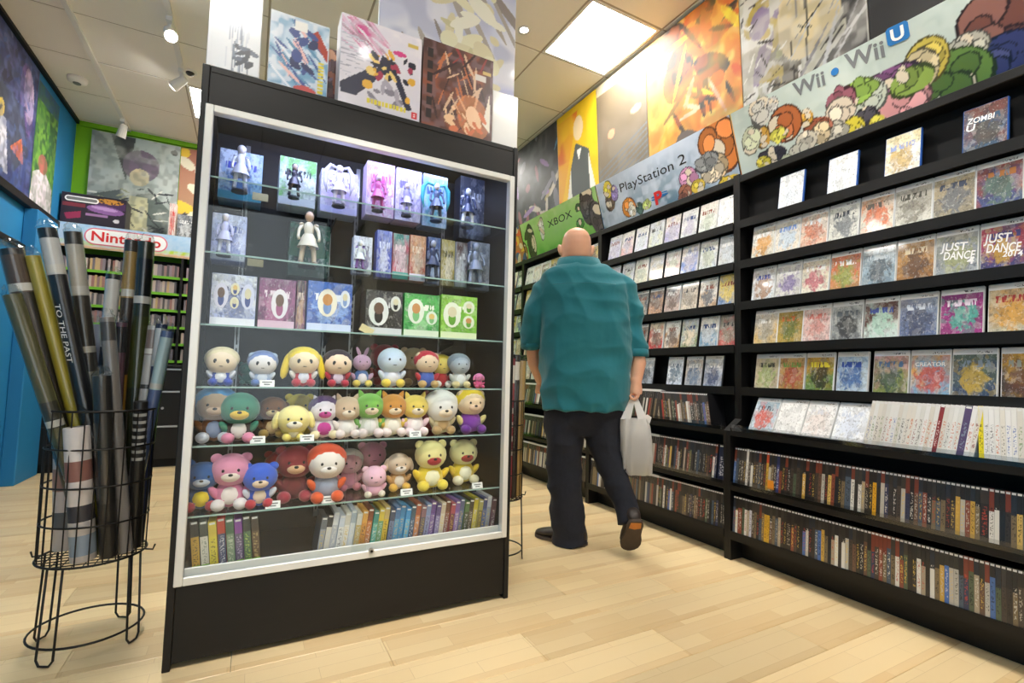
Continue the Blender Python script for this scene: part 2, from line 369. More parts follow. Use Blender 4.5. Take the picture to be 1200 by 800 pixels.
# ------------------------------------------------------------------ painter for flat prints (colour attribute on a fine grid)
class Paint:
    def __init__(s, w, h, step=.008):
        s.w, s.h = w, h; s.nu = max(8, int(w/step)); s.nv = max(8, int(h/step))
        a, b = np.meshgrid(np.linspace(0, 1, s.nu+1), np.linspace(0, 1, s.nv+1)); s.u, s.v = a, b; s.x, s.y = a*w, b*h
        s.c = np.ones(a.shape+(3,))*.5
    def put(s, mask, col): s.c = s.c*(1-mask[..., None]) + np.array(col)*mask[..., None]; return s
    def fill(s, c): s.c[:] = c; return s
    def grad(s, c0, c1, ax='v'):
        t = (s.v if ax == 'v' else s.u)[..., None]; s.c = np.array(c0)*(1-t)+np.array(c1)*t; return s
    def ell(s, u, v, ru, rv, col, rot=0.0, a=1.0):      # radii in units of the height
        dx = (s.u-u)*s.w/s.h; dy = s.v-v; cr, sr = math.cos(rot), math.sin(rot)
        d = ((dx*cr+dy*sr)/ru)**2 + ((-dx*sr+dy*cr)/rv)**2
        return s.put((d < 1)*a, col)
    def poly(s, pts, col, a=1.0):
        ins = np.zeros(s.u.shape, bool); n = len(pts)
        for i in range(n):
            (x0, y0), (x1, y1) = pts[i], pts[(i+1) % n]
            if y0 == y1: continue
            ins ^= ((y0 > s.v) != (y1 > s.v)) & (s.u < (x1-x0)*(s.v-y0)/(y1-y0)+x0)
        return s.put(ins*a, col)
    def rect(s, u0, v0, u1, v1, col, a=1.0): return s.put(((s.u >= u0) & (s.u <= u1) & (s.v >= v0) & (s.v <= v1))*a, col)
    def blobs(s, n, cols, r, seed, box=(0, 0, 1, 1), el=2.0, a=1.0):
        q = random.Random(seed)
        for _ in range(n):
            rr = q.uniform(*r); e = q.uniform(1, el)
            s.ell(q.uniform(box[0], box[2]), q.uniform(box[1], box[3]), rr*e, rr/e, q.choice(cols), q.uniform(0, 3.14), a)
        return s
    def strokes(s, n, cols, seed, box=(0, 0, 1, 1), ln=.3, wd=.01, ang=(0, 3.14), a=1.0):
        q = random.Random(seed)
        for _ in range(n): s.ell(q.uniform(box[0], box[2]), q.uniform(box[1], box[3]), ln*q.uniform(.4, 1), wd*q.uniform(.5, 1.3), q.choice(cols), q.uniform(*ang), a)
        return s
    def clouds(s, cols, seed, sc=6, a=.5):
        g = np.random.RandomState(seed)
        for k in range(3):
            n = sc*2**k; lat = g.rand(n+2, int(n*s.w/s.h)+3)
            yy = s.v*n; xx = s.u*int(n*s.w/s.h+1); i = yy.astype(int); j = xx.astype(int); fy = yy-i; fx = xx-j; fy = fy*fy*(3-2*fy); fx = fx*fx*(3-2*fx)
            val = (lat[i, j]*(1-fx)+lat[i, j+1]*fx)*(1-fy)+(lat[i+1, j]*(1-fx)+lat[i+1, j+1]*fx)*fy
            s.put(np.clip((val-.45)*4, 0, 1)*a, cols[k % len(cols)])
        return s
def print_mesh(name, paint, bl, br, tr, tl, inv=None, mat='print_matte', bulge=0.0):
    bl, br, tr, tl = (np.array(p, float) for p in (bl, br, tr, tl)); u = paint.u[..., None]; v = paint.v[..., None]
    P = (bl*(1-u)+br*u)*(1-v) + (tl*(1-u)+tr*u)*v
    n = np.cross(br-bl, tl-bl); n /= np.linalg.norm(n)
    if bulge: P = P + n*(np.sin(u*6.28)*np.sin(v*3.14))*bulge
    P = P.reshape(-1, 3)
    if inv is not None:
        m = np.array(inv); P = P @ m[:3, :3].T + m[:3, 3]
    R, C = paint.u.shape; idx = np.arange(R*C).reshape(R, C)
    q = np.stack([idx[:-1, :-1], idx[:-1, 1:], idx[1:, 1:], idx[1:, :-1]], -1).reshape(-1, 4)
    me = bpy.data.meshes.new(name); me.vertices.add(len(P)); me.vertices.foreach_set('co', P.ravel()); me.loops.add(q.size); me.loops.foreach_set('vertex_index', q.ravel())
    me.polygons.add(len(q)); me.polygons.foreach_set('loop_start', np.arange(0, q.size, 4)); me.polygons.foreach_set('loop_total', np.full(len(q), 4)); me.update(calc_edges=True)
    at = me.color_attributes.new('Col', 'FLOAT_COLOR', 'POINT'); c = np.ones((len(P), 4)); c[:, :3] = np.clip(paint.c.reshape(-1, 3), 0, 1); at.data.foreach_set('color', c.ravel())
    me.materials.append(MATS[mat]); return me
def print_on(name, paint, bl, br, tr, tl, parent=None, mat='print_matte', bulge=0.0):
    if parent is None:
        og = (Vector(bl)+Vector(br))/2; o = bpy.data.objects.new(name, print_mesh(name, paint, bl, br, tr, tl, Matrix.Translation(-og), mat, bulge)); o.location = og
    else:
        o = bpy.data.objects.new(name, print_mesh(name, paint, bl, br, tr, tl, wmat(parent).inverted(), mat, bulge)); o.parent = parent
    COL.objects.link(o); return o

NAMED = [('white', S(238, 238, 236)), ('grey', S(140, 140, 142)), ('black', S(28, 28, 30)), ('red', S(200, 35, 35)), ('orange', S(232, 130, 40)), ('yellow', S(236, 208, 60)), ('green', S(70, 150, 60)), ('teal', S(50, 140, 150)),
         ('blue', S(50, 95, 190)), ('light blue', S(150, 190, 230)), ('purple', S(120, 70, 160)), ('pink', S(235, 150, 175)), ('brown', S(110, 72, 45)), ('tan', S(205, 175, 130)), ('magenta', S(190, 40, 140)), ('navy', S(30, 38, 80)), ('lime green', S(150, 205, 50)), ('cream', S(240, 228, 190)), ('maroon', S(110, 30, 40)), ('lilac', S(190, 175, 225))]
def cname(c):
    g = lambda q: [x**(1/2.2) for x in q]
    return min(NAMED, key=lambda n: sum((a-b)**2 for a, b in zip(g(n[1]), g(c))))[0]

# ================================================================== ROOM SHELL
XL, XR, YB, YF, ZC = -1.65, 2.53, 6.3, -2.2, 3.4
# floor: base slab and single planks lying across the room
fl = struct(MB().box(XL, XR, YF, YB, -.05, -.012).build('floor', 'black_board'))
PW, PLN = .192, 1.28
row = 0; y = YF
base_plank = None
while y < YB:
    x = XL - (row*.47 % PLN); y1 = min(y+PW, YB)
    while x < XR:
        a, b = max(x, XL), min(x+PLN, XR)
        if b-a > .02:
            mb = MB(); g = .0006
            mb.bevel_box(a+g, b-g, y+g, y1-g, -.012, 0, .0012)
            og = ((a+b)/2, (y+y1)/2, 0)
            o = bpy.data.objects.new('floor_plank', mb.mesh('floor_plank', 'maple', Matrix.Translation((-og[0], -og[1], 0)))); o.location = og; o.parent = fl; COL.objects.link(o)
        x += PLN
    y += PW; row += 1
# walls
struct(MB().box(XL-.08, XL, YF, YB+.08, 0, ZC+.1).build('wall_left', 'blue_wall'))
struct(MB().box(XL, XR, YB, YB+.08, 0, ZC+.1).build('wall_back', 'green_wall'))
struct(MB().box(XR, XR+.08, YF, YB+.08, 0, ZC+.1).build('wall_right', 'cream_wall'))
wf = MB(); wx0, wx1, wz0, wz1 = XL+.2, .78, .35, 2.75
for q in ((XL-.08, wx0, 0, ZC+.1), (wx1, XR+.08, 0, ZC+.1), (wx0, wx1, 0, wz0), (wx0, wx1, wz1, ZC+.1)): wf.box(q[0], q[1], YF-.08, YF, q[2], q[3])
struct(wf.build('wall_front', 'cream_wall'))
# unseen shop window added for front fill and cabinet glare: frame, mullions and panes
wn = struct(MB().box(wx0, wx1, YF-.07, YF-.01, wz0, wz0+.05).build('unseen_window', 'black_metal'))
for q in ((wx0, wx1, wz1-.05, wz1), (wx0, wx0+.05, wz0+.05, wz1-.05), (wx1-.05, wx1, wz0+.05, wz1-.05)): MB().box(q[0], q[1], YF-.07, YF-.01, q[2], q[3]).build('window_frame', 'black_metal', wn)
MB().box(wx0+.05, wx1-.05, YF-.043, YF-.037, wz0+.05, wz1-.05).build('window_pane', 'glass', wn)
pd = bpy.data.lights.new('window_portal', 'AREA'); pd.shape = 'RECTANGLE'; pd.size = wx1-wx0; pd.size_y = wz1-wz0; pd.cycles.is_portal = True
po = bpy.data.objects.new('window_portal', pd); COL.objects.link(po); po.location = ((wx0+wx1)/2, YF-.09, (wz0+wz1)/2); po.rotation_euler = (math.pi/2, 0, 0)
# narrow blue panel column that stands proud beside the back counters
struct(MB().bevel_box(XL, XL+.09, 5.25, 5.72, 0, 2.2, .006).build('trim_1', 'blue_wall'))
# ceiling: slab, lay-in tiles, grid bars
ce = struct(MB().box(XL-.08, XR+.08, YF-.08, YB+.08, ZC+.03, ZC+.1).build('ceiling', 'grid_bar'))
gx = [XL, -1.22, -.61, 0, .61, 1.22, 1.83, 2.44, XR]; gy = [2.435+.635*k for k in range(-7, 7)]; gy = [YF]+[q for q in gy if YF+.05 < q < YB-.05]+[YB]
PANELS = [(-.61, -.105), (1.83, -.105), (-.61, 2.435), (1.83, 2.435), (-.61, 4.975), (1.83, 4.975)]
tile_cache = {}
def is_panel(x, y): return any(abs(x-a) < .02 and abs(y-b) < .02 for a, b in PANELS)
for i in range(len(gx)-1):
    for j in range(len(gy)-1):
        if is_panel(gx[i], gy[j]): continue
        w_, d_ = gx[i+1]-gx[i]-.012, gy[j+1]-gy[j]-.012; key = (round(w_, 3), round(d_, 3))
        if key not in tile_cache: tile_cache[key] = MB().bevel_box(-w_/2, w_/2, -d_/2, d_/2, 0, .02, .004).mesh('ceiling_tile', 'ceiling_tile')
        add_obj('ceiling_tile', tile_cache[key], ce, ((gx[i]+gx[i+1])/2, (gy[j]+gy[j+1])/2, ZC))
for x in gx[1:-1]: MB().box(x-.011, x+.011, YF, YB, ZC+.003, ZC+.028).build('grid_bar', 'grid_bar', ce)
for y in gy[1:-1]: MB().box(XL, XR, y-.011, y+.011, ZC+.004, ZC+.028).build('grid_bar', 'grid_bar', ce)
for k, (x, y) in enumerate(PANELS):
    t = empty('ceiling_light', (x+.305, y+.3175, ZC)); 
    lab = {3: 'square ceiling light panel over the shelves with the pale blue banner', 4: 'square ceiling light panel near the back counters, beside the track rail', 5: 'square ceiling light panel between the far shelves and back wall'}.get(k, 'square ceiling light panel in the front half of the shop')
    tag(t, lab, 'ceiling light', 'square ceiling light panels')
    f = MB(); a, b, c, d = x+.008, x+.602, y+.008, y+.627
    for q in ((a, b, c, c+.02), (a, b, d-.02, d), (a, a+.02, c+.02, d-.02), (b-.02, b, c+.02, d-.02)): f.box(*q, ZC-.002, ZC+.02)
    f.build('frame', 'white_paint', t)
    MB().box(a+.02, b-.02, c+.02, d-.02, ZC+.001, ZC+.012).build('diffuser', 'panel_glow', t)
    MB().box(a+.01, b-.01, c+.01, d-.01, ZC+.013, ZC+.029).build('housing', 'white_paint', t)
# dark edge trim where wall meets ceiling
struct(MB().box(XL, XL+.03, YF, YB, ZC-.03, ZC-.002).build('trim_2', 'black_board'))
struct(MB().box(XL+.03, XR, YB-.03, YB, ZC-.05, ZC-.002).build('trim_3', 'green_wall'))
struct(MB().box(XR-.05, XR, YF, YB-.03, ZC-.012, ZC-.002).build('trim_4', 'grid_bar'))

# ------------------------------------------------------------------ track lighting
def track_head(loc, aim, label, group, lamp=True, mat='white_paint', watts=None, cone=1.15):
    t = empty('track_light', loc); tag(t, label, 'track light', group)
    L = Vector(loc); A = (Vector(aim)-L).normalized(); e = L+Vector((0, 0, -.09))
    MB().box(L.x-.018, L.x+.018, L.y-.05, L.y+.05, L.z-.03, L.z).build('adapter', mat, t)
    MB().tube([L+Vector((0, 0, -.03)), e], .008, 8).build('stem', mat, t)
    h = MB(); h.tube([e-A*.05, e-A*.045, e+A*.02, e+A*.08], [.018, .03, .036, .042], 14); h.build('head', mat, t, smooth=False)
    MB().tube([e+A*.0795, e+A*.083], .034, 14).build('lens', 'bulb_glow' if lamp else 'black_metal', t)
    if lamp:
        ld = bpy.data.lights.new('spot', 'SPOT'); ld.energy = watts or SPOT_WATTS; ld.spot_size = cone; ld.spot_blend = .7; ld.color = (1, .96, .9); ld.shadow_soft_size = .035
        lo = bpy.data.objects.new('lamp', ld); COL.objects.link(lo); lo.parent = t
        d = A.to_track_quat('-Z', 'Y').to_matrix().to_4x4(); d.translation = (e+A*.1)-L; lo.matrix_basis = d
    return t
def rail(x, y0, y1, label):
    t = MB(); t.box(x-.018, x+.018, y0, y1, ZC-.022, ZC-.001)
    o = t.build('track_rail', 'white_paint', None, (x, (y0+y1)/2, ZC-.022)); tag(o, label, 'track rail', 'ceiling track rails'); return o
rail(-1.22, .6, YB-.05, 'long white track rail along the blue wall side')
rail(-.61, .15, 4.95, 'white track rail running over to the back light panel')  # front end lengthened out of view to carry an added fill head
rail(1.62, .2, 2.3, 'white track rail in front of the disc shelves')
rail(.61, -.9, 1.7, 'unseen white track rail added before the display cabinet')  # added out of view to carry front fill heads
G = 'track light heads'
track_head((-.61, 4.05, ZC-.022), (-.1, 2.6, 1.9), 'lit track light head on the middle rail above the display cabinet', G)
track_head((-.61, 4.72, ZC-.022), (-1.6, 5.3, 2.6), 'track light head turned to the wall posters near the back light panel', G)
track_head((-1.22, 6.0, ZC-.022), (-1.5, 6.3, 2.2), 'track light head at the end of the rail before the back poster', G, False)
track_head((1.62, .55, ZC-.022), (2.5, 1.1, 1.5), 'track light head aimed at the white game cases', G)
track_head((1.62, 1.35, ZC-.022), (2.5, 1.6, 1.4), 'track light head aimed at the post between two shelf bays', G)
track_head((1.62, 2.1, ZC-.022), (2.5, 2.4, 1.5), 'track light head aimed at the shelves with the pale blue banner', G)
track_head((.61, .35, ZC-.022), (.78, 1.98, .62), 'unseen track light head added to brighten the lower plush shelves', G, watts=75, cone=.62)  # this and the next heads: added out of view as cabinet front fill
track_head((-.61, .35, ZC-.022), (.25, 1.98, .62), 'unseen track light head added on the middle rail to brighten the cabinet', G, watts=75, cone=.42)
track_head((.61, -.5, ZC-.022), (.42, 1.98, 1.12), 'unseen track light head added to brighten the upper cabinet shelves', G, watts=75, cone=.5)
t = empty('downlight', (1.60, 2.92, ZC)); tag(t, 'small round recessed downlight beside the square light panel', 'downlight')
MB().lathe([(.028, -.004), (.045, -.006), (.045, .004), (.028, .004)], (1.60, 2.92, ZC), 20, cap=False).build('trim_ring', 'white_paint', t, smooth=True)
MB().lathe([(.001, -.002), (.028, -.002), (.028, .003)], (1.60, 2.92, ZC), 20).build('lens', 'bulb_glow', t)
# emergency light / detector on the ceiling by the blue wall
t = empty('smoke_detector', (-1.42, 5.35, ZC)); tag(t, 'white round smoke detector on the ceiling by the blue wall', 'smoke detector')
MB().lathe([(.001, -.045), (.05, -.042), (.065, -.03), (.07, 0)], (-1.42, 5.35, ZC), 20).build('housing', 'white_paint', t, smooth=True)
MB().lathe([(.02, -.05), (.028, -.048), (.03, -.04)], (-1.42, 5.35, ZC), 14).build('sensor_cap', 'ink_grey', t)
t = empty('security_camera', on_axis(223, 84, 2, ZC)); tag(t, 'small dark dome camera on the ceiling beside the display cabinet top', 'camera'); L = t.location.copy()
MB().lathe([(.03, -.012), (.05, -.008), (.052, 0)], L, 18).build('mount', 'white_paint', t)
MB().ball(L+Vector((0, 0, -.012)), (.032, .032, .024), 14, 8).build('dome', 'case_black', t, smooth=True)

# ================================================================== WALL POSTERS (generic abstract prints in the posters' colours)
def wall_x(z): return 2.505-(z-2.5)*.055
def right_poster(name, ya, yb, z0, z1, paint, label):
    # ya > yb ; the sheet leans a little off the wall towards its top
    bl = (wall_x(z0), ya, z0); br = (wall_x(z0), yb, z0); tr = (wall_x(z1), yb, z1); tl = (wall_x(z1), ya, z1)
    o = print_on(name, paint, bl, br, tr, tl); tag(o, label, 'poster', 'posters above the shelves'); return o
def py(px, pyx): # Y on the leaning poster plane under a pixel
    n = Vector((1, 0, .055)).normalized(); return on_plane(px, pyx, (wall_x(2.5), 0, 2.5), n).y
yA, yB_, yC, yD, yE, yF = 6.2, py(653, 160), py(699, 130), py(757, 90), py(868, 60), py(1017, 20)
ZT, ZB = 3.375, 2.16
def mk(ya, yb, z0=ZB, z1=ZT): return Paint(ya-yb, z1-z0, .009)
p = mk(yA, yB_).fill(S(58, 60, 66)).clouds([S(40, 42, 50), S(84, 88, 96), S(30, 30, 36)], 3, 5, .7)
p.blobs(90, [S(40, 38, 48), S(120, 118, 130), S(150, 120, 170), S(170, 150, 110), S(90, 140, 170), S(200, 190, 180), S(60, 55, 60), S(140, 90, 100)], (.015, .06), 11, el=2.4)
right_poster('wall_poster', yA, yB_-.0, ZB, ZT, p, 'dark crowded multicolour poster beside the orange and yellow poster')
p = mk(yB_, yC).grad(S(240, 170, 40), S(225, 185, 20)).poly([(0, .2), (.55, .95), (0, .95)], S(222, 118, 40)).clouds([S(250, 205, 40)], 5, 3, .5)
p.poly([(.3, .05), (.34, .55), (.48, .72), (.8, .62), (.9, .05)], S(86, 92, 92)).poly([(.12, .1), (.34, .55), (.36, .1)], S(238, 234, 222)).poly([(.78, .6), (.97, .25), (.8, .2)], S(240, 236, 226)).ell(.55, .82, .06, .09, S(240, 214, 170)).poly([(.5, .66), (.55, .58), (.62, .66)], S(245, 245, 240))
right_poster('wall_poster', yB_-.004, yC, ZB, ZT, p, 'orange and yellow poster with a grey waistcoat shape')
p = mk(yC, yD).grad(S(140, 136, 130), S(128, 112, 88)).clouds([S(120, 106, 84), S(106, 94, 76)], 8, 3, .5).rect(0, .93, 1, 1, S(196, 182, 156)).ell(.3, .62, .035, .03, S(235, 160, 130)).ell(.8, .68, .05, .025, S(225, 170, 140))
for k in range(7): p.poly([(0, .15+k*.04), (1, .34+k*.035), (1, .352+k*.035), (0, .162+k*.04)], S(120, 124, 130))
p.rect(0, 0, 1, .16, S(78, 132, 196))
right_poster('wall_poster', yC-.004, yD, ZB, ZT, p, 'plain tan and grey poster between yellow and fiery orange posters')
p = mk(yD, yE).grad(S(240, 196, 84), S(214, 96, 30)).clouds([S(236, 166, 50), S(226, 120, 40), S(244, 214, 110)], 21, 4, .8)
p.poly([(0, .25), (.28, .5), (.2, .95), (0, 1)], S(226, 180, 96), .8)
p.blobs(9, [S(60, 52, 40)], (.05, .11), 5, (.3, .62, .9, 1), 1.8).blobs(20, [S(232, 120, 40), S(248, 170, 60), S(220, 96, 40)], (.03, .07), 9, (.4, .5, 1, 1), 2).strokes(16, [S(240, 205, 165), S(252, 230, 60), S(60, 50, 40)], 4, (.35, .4, .95, .9), .16, .018)
p.clouds([S(244, 190, 70), S(90, 62, 40), S(226, 110, 40)], 33, 7, .35)
p.ell(.5, .22, .1, .17, S(92, 80, 74), .5).ell(.47, .2, .07, .13, S(226, 200, 190), .5)
right_poster('wall_poster', yD-.004, yE, ZB, ZT, p, 'fiery orange poster with dark smoke shapes above the pale blue banner')
p = mk(yE, yF).grad(S(205, 204, 196), S(216, 214, 206)).clouds([S(190, 186, 160), S(230, 228, 222)], 2, 5, .6)
p.blobs(40, [S(236, 235, 230), S(120, 112, 96), S(206, 180, 70), S(150, 150, 90), S(150, 130, 170)], (.02, .07), 3, (.05, .1, .45, 1), 2)
p.poly([(.4, 1), (.36, .3), (.52, .28), (.55, 1)], S(92, 82, 62)).ell(.66, .7, .16, .3, S(232, 214, 168), -.3).poly([(.5, 1), (.58, .55), (.64, 1)], S(70, 62, 50)).poly([(.7, 1), (.82, .6), (.9, .3), (1, .25), (1, 1)], S(70, 68, 70)).poly([(.1, 0), (.5, .25), (1, .5), (1, 0)], S(58, 54, 56))
p.strokes(26, [S(210, 210, 212), S(150, 146, 150), S(40, 38, 40)], 8, (.5, .05, 1, .9), .2, .007, (.6, 1.6))
p.clouds([S(226, 222, 214), S(96, 88, 78)], 12, 9, .3).strokes(60, [S(60, 54, 48), S(236, 234, 228)], 14, (0, 0, .6, 1), .05, .005)
right_poster('wall_poster', yE-.004, yF, ZB, ZT, p, 'grey ink style poster with pale and dark sweeping strokes')
p = mk(yF, -.4).fill(S(38, 37, 38)).clouds([S(46, 45, 46), S(32, 31, 33)], 4, 3, .6).ell(.28, .8, .05, .04, S(170, 170, 174)).strokes(10, [S(90, 90, 92)], 3, (.15, .3, .5, 1), .12, .008)
right_poster('wall_poster', yF-.004, -.4, ZB, ZT, p, 'nearly black poster next to the grey ink style poster')

# left wall
def left_poster(ya, yb, z0, z1, paint, label):
    x = XL+.006; o = print_on('wall_poster', paint, (x, ya, z0), (x, yb, z0), (x, yb, z1), (x, ya, z1)); tag(o, label, 'poster', 'posters on the blue wall'); return o
p = Paint(1.6, 1.1, .01).grad(S(52, 74, 140), S(30, 40, 84)).clouds([S(70, 66, 120), S(36, 60, 120), S(90, 90, 140)], 4, 4, .8)
p.blobs(60, [S(40, 40, 70), S(90, 96, 140), S(150, 150, 170), S(60, 60, 90)], (.015, .05), 6, (0, .5, .9, 1), 2).ell(.9, .72, .09, .2, S(200, 185, 205), .2).ell(.88, .68, .12, .26, S(170, 110, 180), .2, .35)
p.poly([(.45, .3), (.6, .62), (.85, .6), (.95, .3), (.8, .1)], S(64, 70, 92)).poly([(.74, .25), (.86, .38), (.9, .2)], S(206, 110, 70)).poly([(.5, .05), (.58, .4), (.68, .4), (.74, .05)], S(214, 214, 226)).ell(.62, .45, .05, .06, S(238, 206, 70)).blobs(12, [S(226, 120, 40), S(240, 190, 60)], (.03, .06), 2, (.35, .1, .5, .4))
p.clouds([S(40, 50, 96), S(96, 110, 160), S(30, 34, 60)], 13, 8, .45).blobs(60, [S(30, 40, 80), S(110, 100, 150), S(60, 90, 150)], (.008, .025), 4, el=2, a=.7)
left_poster(3.72, 5.30, 2.29, 3.36, p, 'dark blue and violet poster on the blue wall')
p = Paint(.52, 1.1, .01).grad(S(60, 110, 60), S(44, 74, 70)).clouds([S(96, 160, 56), S(40, 80, 50), S(130, 180, 70)], 9, 7, .8).poly([(.0, 0), (.05, .26), (.5, .36), (.95, .24), (1, 0)], S(232, 222, 232)).ell(.45, .38, .1, .08, S(190, 110, 100)).rect(0, .86, 1, 1, S(50, 84, 130))
p.clouds([S(70, 120, 60), S(50, 70, 60)], 5, 9, .35)
left_poster(5.31, 5.80, 2.26, 3.3, p, 'leafy green poster with a white shape, on the blue wall')
def strip(y0, y1, z0, z1, d, label):
    o = MB().bevel_box(XL+.001, XL+d, y0, y1, z0, z1, .004).build('wall_rail', 'black_board', None, (XL+d/2, (y0+y1)/2, z0)); tag(o, label, 'rail', 'black rails on the blue wall')
strip(3.6, 5.9, 2.2, 2.265, .05, 'long black rail just under the blue wall posters')
strip(3.6, 5.35, 1.86, 1.9, .03, 'thin lower black rail on the blue wall')
# small bright stickers low on the blue wall
p = Paint(.16, .3, .01).fill(S(206, 66, 40)).blobs(14, [S(240, 230, 220), S(60, 60, 80), S(230, 150, 60)], (.05, .12), 3)
q = on_axis(26, 440, 0, XL+.1); o = print_on('wall_sticker', p, (XL+.093, 5.45, .82), (XL+.093, 5.62, .82), (XL+.093, 5.62, 1.14), (XL+.093, 5.45, 1.14)); tag(o, 'small red and white sticker on the blue column', 'sticker')

# back wall
def back_poster(xa, xb, z0, z1, y, paint, label):
    o = print_on('wall_poster', paint, (xa, y, z0), (xb, y, z0), (xb, y, z1), (xa, y, z1)); tag(o, label, 'poster', 'posters on the green back wall'); return o
YP = YB-.034
xa, xb, xc = on_axis(104, 200, 1, YP).x, on_axis(210, 200, 1, YP).x, .9
p = Paint(xb-xa, 1.05, .009).grad(S(196, 204, 200), S(176, 192, 192)).poly([(.2, 1), (.4, .55), (.48, 1)], S(70, 74, 76)).poly([(0, 0), (.0, .35), (.35, .45), (.5, .3), (.45, 0)], S(72, 82, 88)).poly([(.5, 0), (.52, .42), (.72, .46), (.92, .3), (.9, 0)], S(92, 106, 100)).poly([(.42, 0), (.45, .4), (.66, .4), (.68, 0)], S(214, 212, 170)).ell(.56, .72, .15, .16, S(120, 106, 128)).ell(.55, .6, .08, .09, S(220, 208, 170)).poly([(.15, .2), (.3, .28), (.28, .05)], S(212, 206, 150)).ell(.93, .92, .03, .03, S(40, 40, 44))
p.clouds([S(120, 132, 128), S(206, 212, 206), S(84, 92, 92)], 6, 7, .35).strokes(50, [S(60, 66, 70), S(226, 228, 220), S(150, 156, 130)], 9, (.05, .0, .95, .5), .08, .008)
back_poster(xa, xb, 2.3, 3.33, YP, p, 'tall grey and olive poster on the green back wall')
p = Paint(xc-xb, 1.05, .012).grad(S(180, 150, 110), S(176, 110, 90)).blobs(50, [S(236, 200, 60), S(210, 140, 60), S(230, 224, 200), S(70, 70, 70), S(150, 90, 70)], (.03, .09), 4, el=2)
back_poster(xb+.006, xc, 2.3, 3.33, YP, p, 'orange and yellow poster beside the tall grey poster')

# ================================================================== SHELF BAYS ALONG THE RIGHT WALL
FACE_ROWS = [1.843, 1.613, 1.380, 1.143, .907]      # height of the ledge under each face-out row
BAY_W = 1.24; POSTS = [.58, 1.82, 3.06, 4.30, 5.54]
BAN = ['aqua', 'pale blue', 'lime green', 'mixed colour']
BAYLAB = ['tall black shelf bay filled with white game cases under the aqua banner', 'tall black shelf bay under the pale blue banner', 'tall black shelf bay under the lime green banner', 'farthest tall black shelf bay behind the display cabinet']
bays = []
for b in range(4):
    y0, y1 = POSTS[b]+.0205, POSTS[b+1]-.0205
    t = empty('shelf_bay', (2.45, (y0+y1)/2, 0)); tag(t, BAYLAB[b], 'shelf', 'black shelf bays'); bays.append(t)
    MB().box(2.488, 2.502, y0, y1, .1, 2.115).build('back_panel', 'black_board', t)
    for yy in (y0-.02, y1):
        s_ = MB(); poly = [(2.405, 2.125), (2.405, .74), (2.308, .68), (2.308, .0), (2.502, .0), (2.502, 2.125)]
        s_.prism(poly, lambda u, v, w_, yy=yy: (u, yy+w_, v), .02).build('side_panel', 'black_laminate', t)
    MB().bevel_box(2.405, 2.487, y0, y1, 2.075, 2.115, .003).build('top_board', 'black_laminate', t)
    for z in FACE_ROWS:
        m = MB(); m.prism([(2.398, z-.036), (2.398, z+.010), (2.403, z+.010), (2.404, z-.002), (2.487, z-.008), (2.487, z-.022)], lambda u, v, w_: (u, y0+w_, v), y1-y0)
        m.build('shelf', 'black_laminate', t)
    # three deeper shelves for spine-out rows : ledge leans back
    for z, xf, xb_, ang in ((.695, 2.316, 2.487, .19), (.405, 2.316, 2.487, .12), (.15, 2.31, 2.487, .07)):
        m = MB(); dz = math.tan(ang)*(xb_-xf)
        m.prism([(xf-.006, z-.04), (xf-.006, z+.004), (xf-.001, z+.004), (xf, z), (xb_, z-dz), (xb_, z-dz-.016)], lambda u, v, w_: (u, y0+w_, v), y1-y0)
        sh = m.build('shelf', 'black_laminate', t)
        if b < 3 and z > .2: MB().box(xf-.0085, xf-.0065, y0+.01, y1-.01, z-.012, z+.02).build('price_strip', 'film', sh)
    MB().box(2.40, 2.415, y0, y1, 0, .1).build('kick_board', 'black_laminate', t)

# ------------------------------------------------------------------ banners
BX0, BZ0, BX1, BZ1 = 2.452, 2.118, 2.352, 2.470
BV = Vector((BX1-BX0, 0, BZ1-BZ0)); BH = BV.length; BV.normalize(); BU = Vector((0, -1, 0)); BN = BU.cross(BV)
def banner(b, paint, label):
    y0, y1 = POSTS[b]+.006, POSTS[b+1]-.006
    t = empty('banner_sign', ((BX0+BX1)/2, (y0+y1)/2, BZ0)); tag(t, label, 'sign', 'angled header banners')
    bd = MB(); P0 = Vector((BX0, y1, BZ0)); W = y1-y0
    bd.loft([[P0+BN*d, P0+BU*W+BN*d, P0+BU*W+BV*BH+BN*d, P0+BV*BH+BN*d] for d in (-.008, -.0008)])
    bd.build('board', 'black_board', t)
    pr = print_on('print', paint, P0, P0+BU*W, P0+BU*W+BV*BH, P0+BV*BH, t, 'print_gloss')
    return t
def banner_text(t, name, body, mat, pl_, pr_, h, **k):
    a, c = on_plane(*pl_, (BX0, 0, BZ0), BN), on_plane(*pr_, (BX0, 0, BZ0), BN); ux = (c-a)
    return place_text(t, name, body, mat, a, ux, BV, width=ux.length, height=h, **k)
def bp_(): return Paint(BAY_W-.012, BH, .006)
def uvb(b, px, pyx):
    q = on_plane(px, pyx, (BX0, 0, BZ0), BN); return ((POSTS[b+1]-.006-q.y)/(BAY_W-.012), (q-Vector((BX0, 0, BZ0))).dot(BV)/BH)
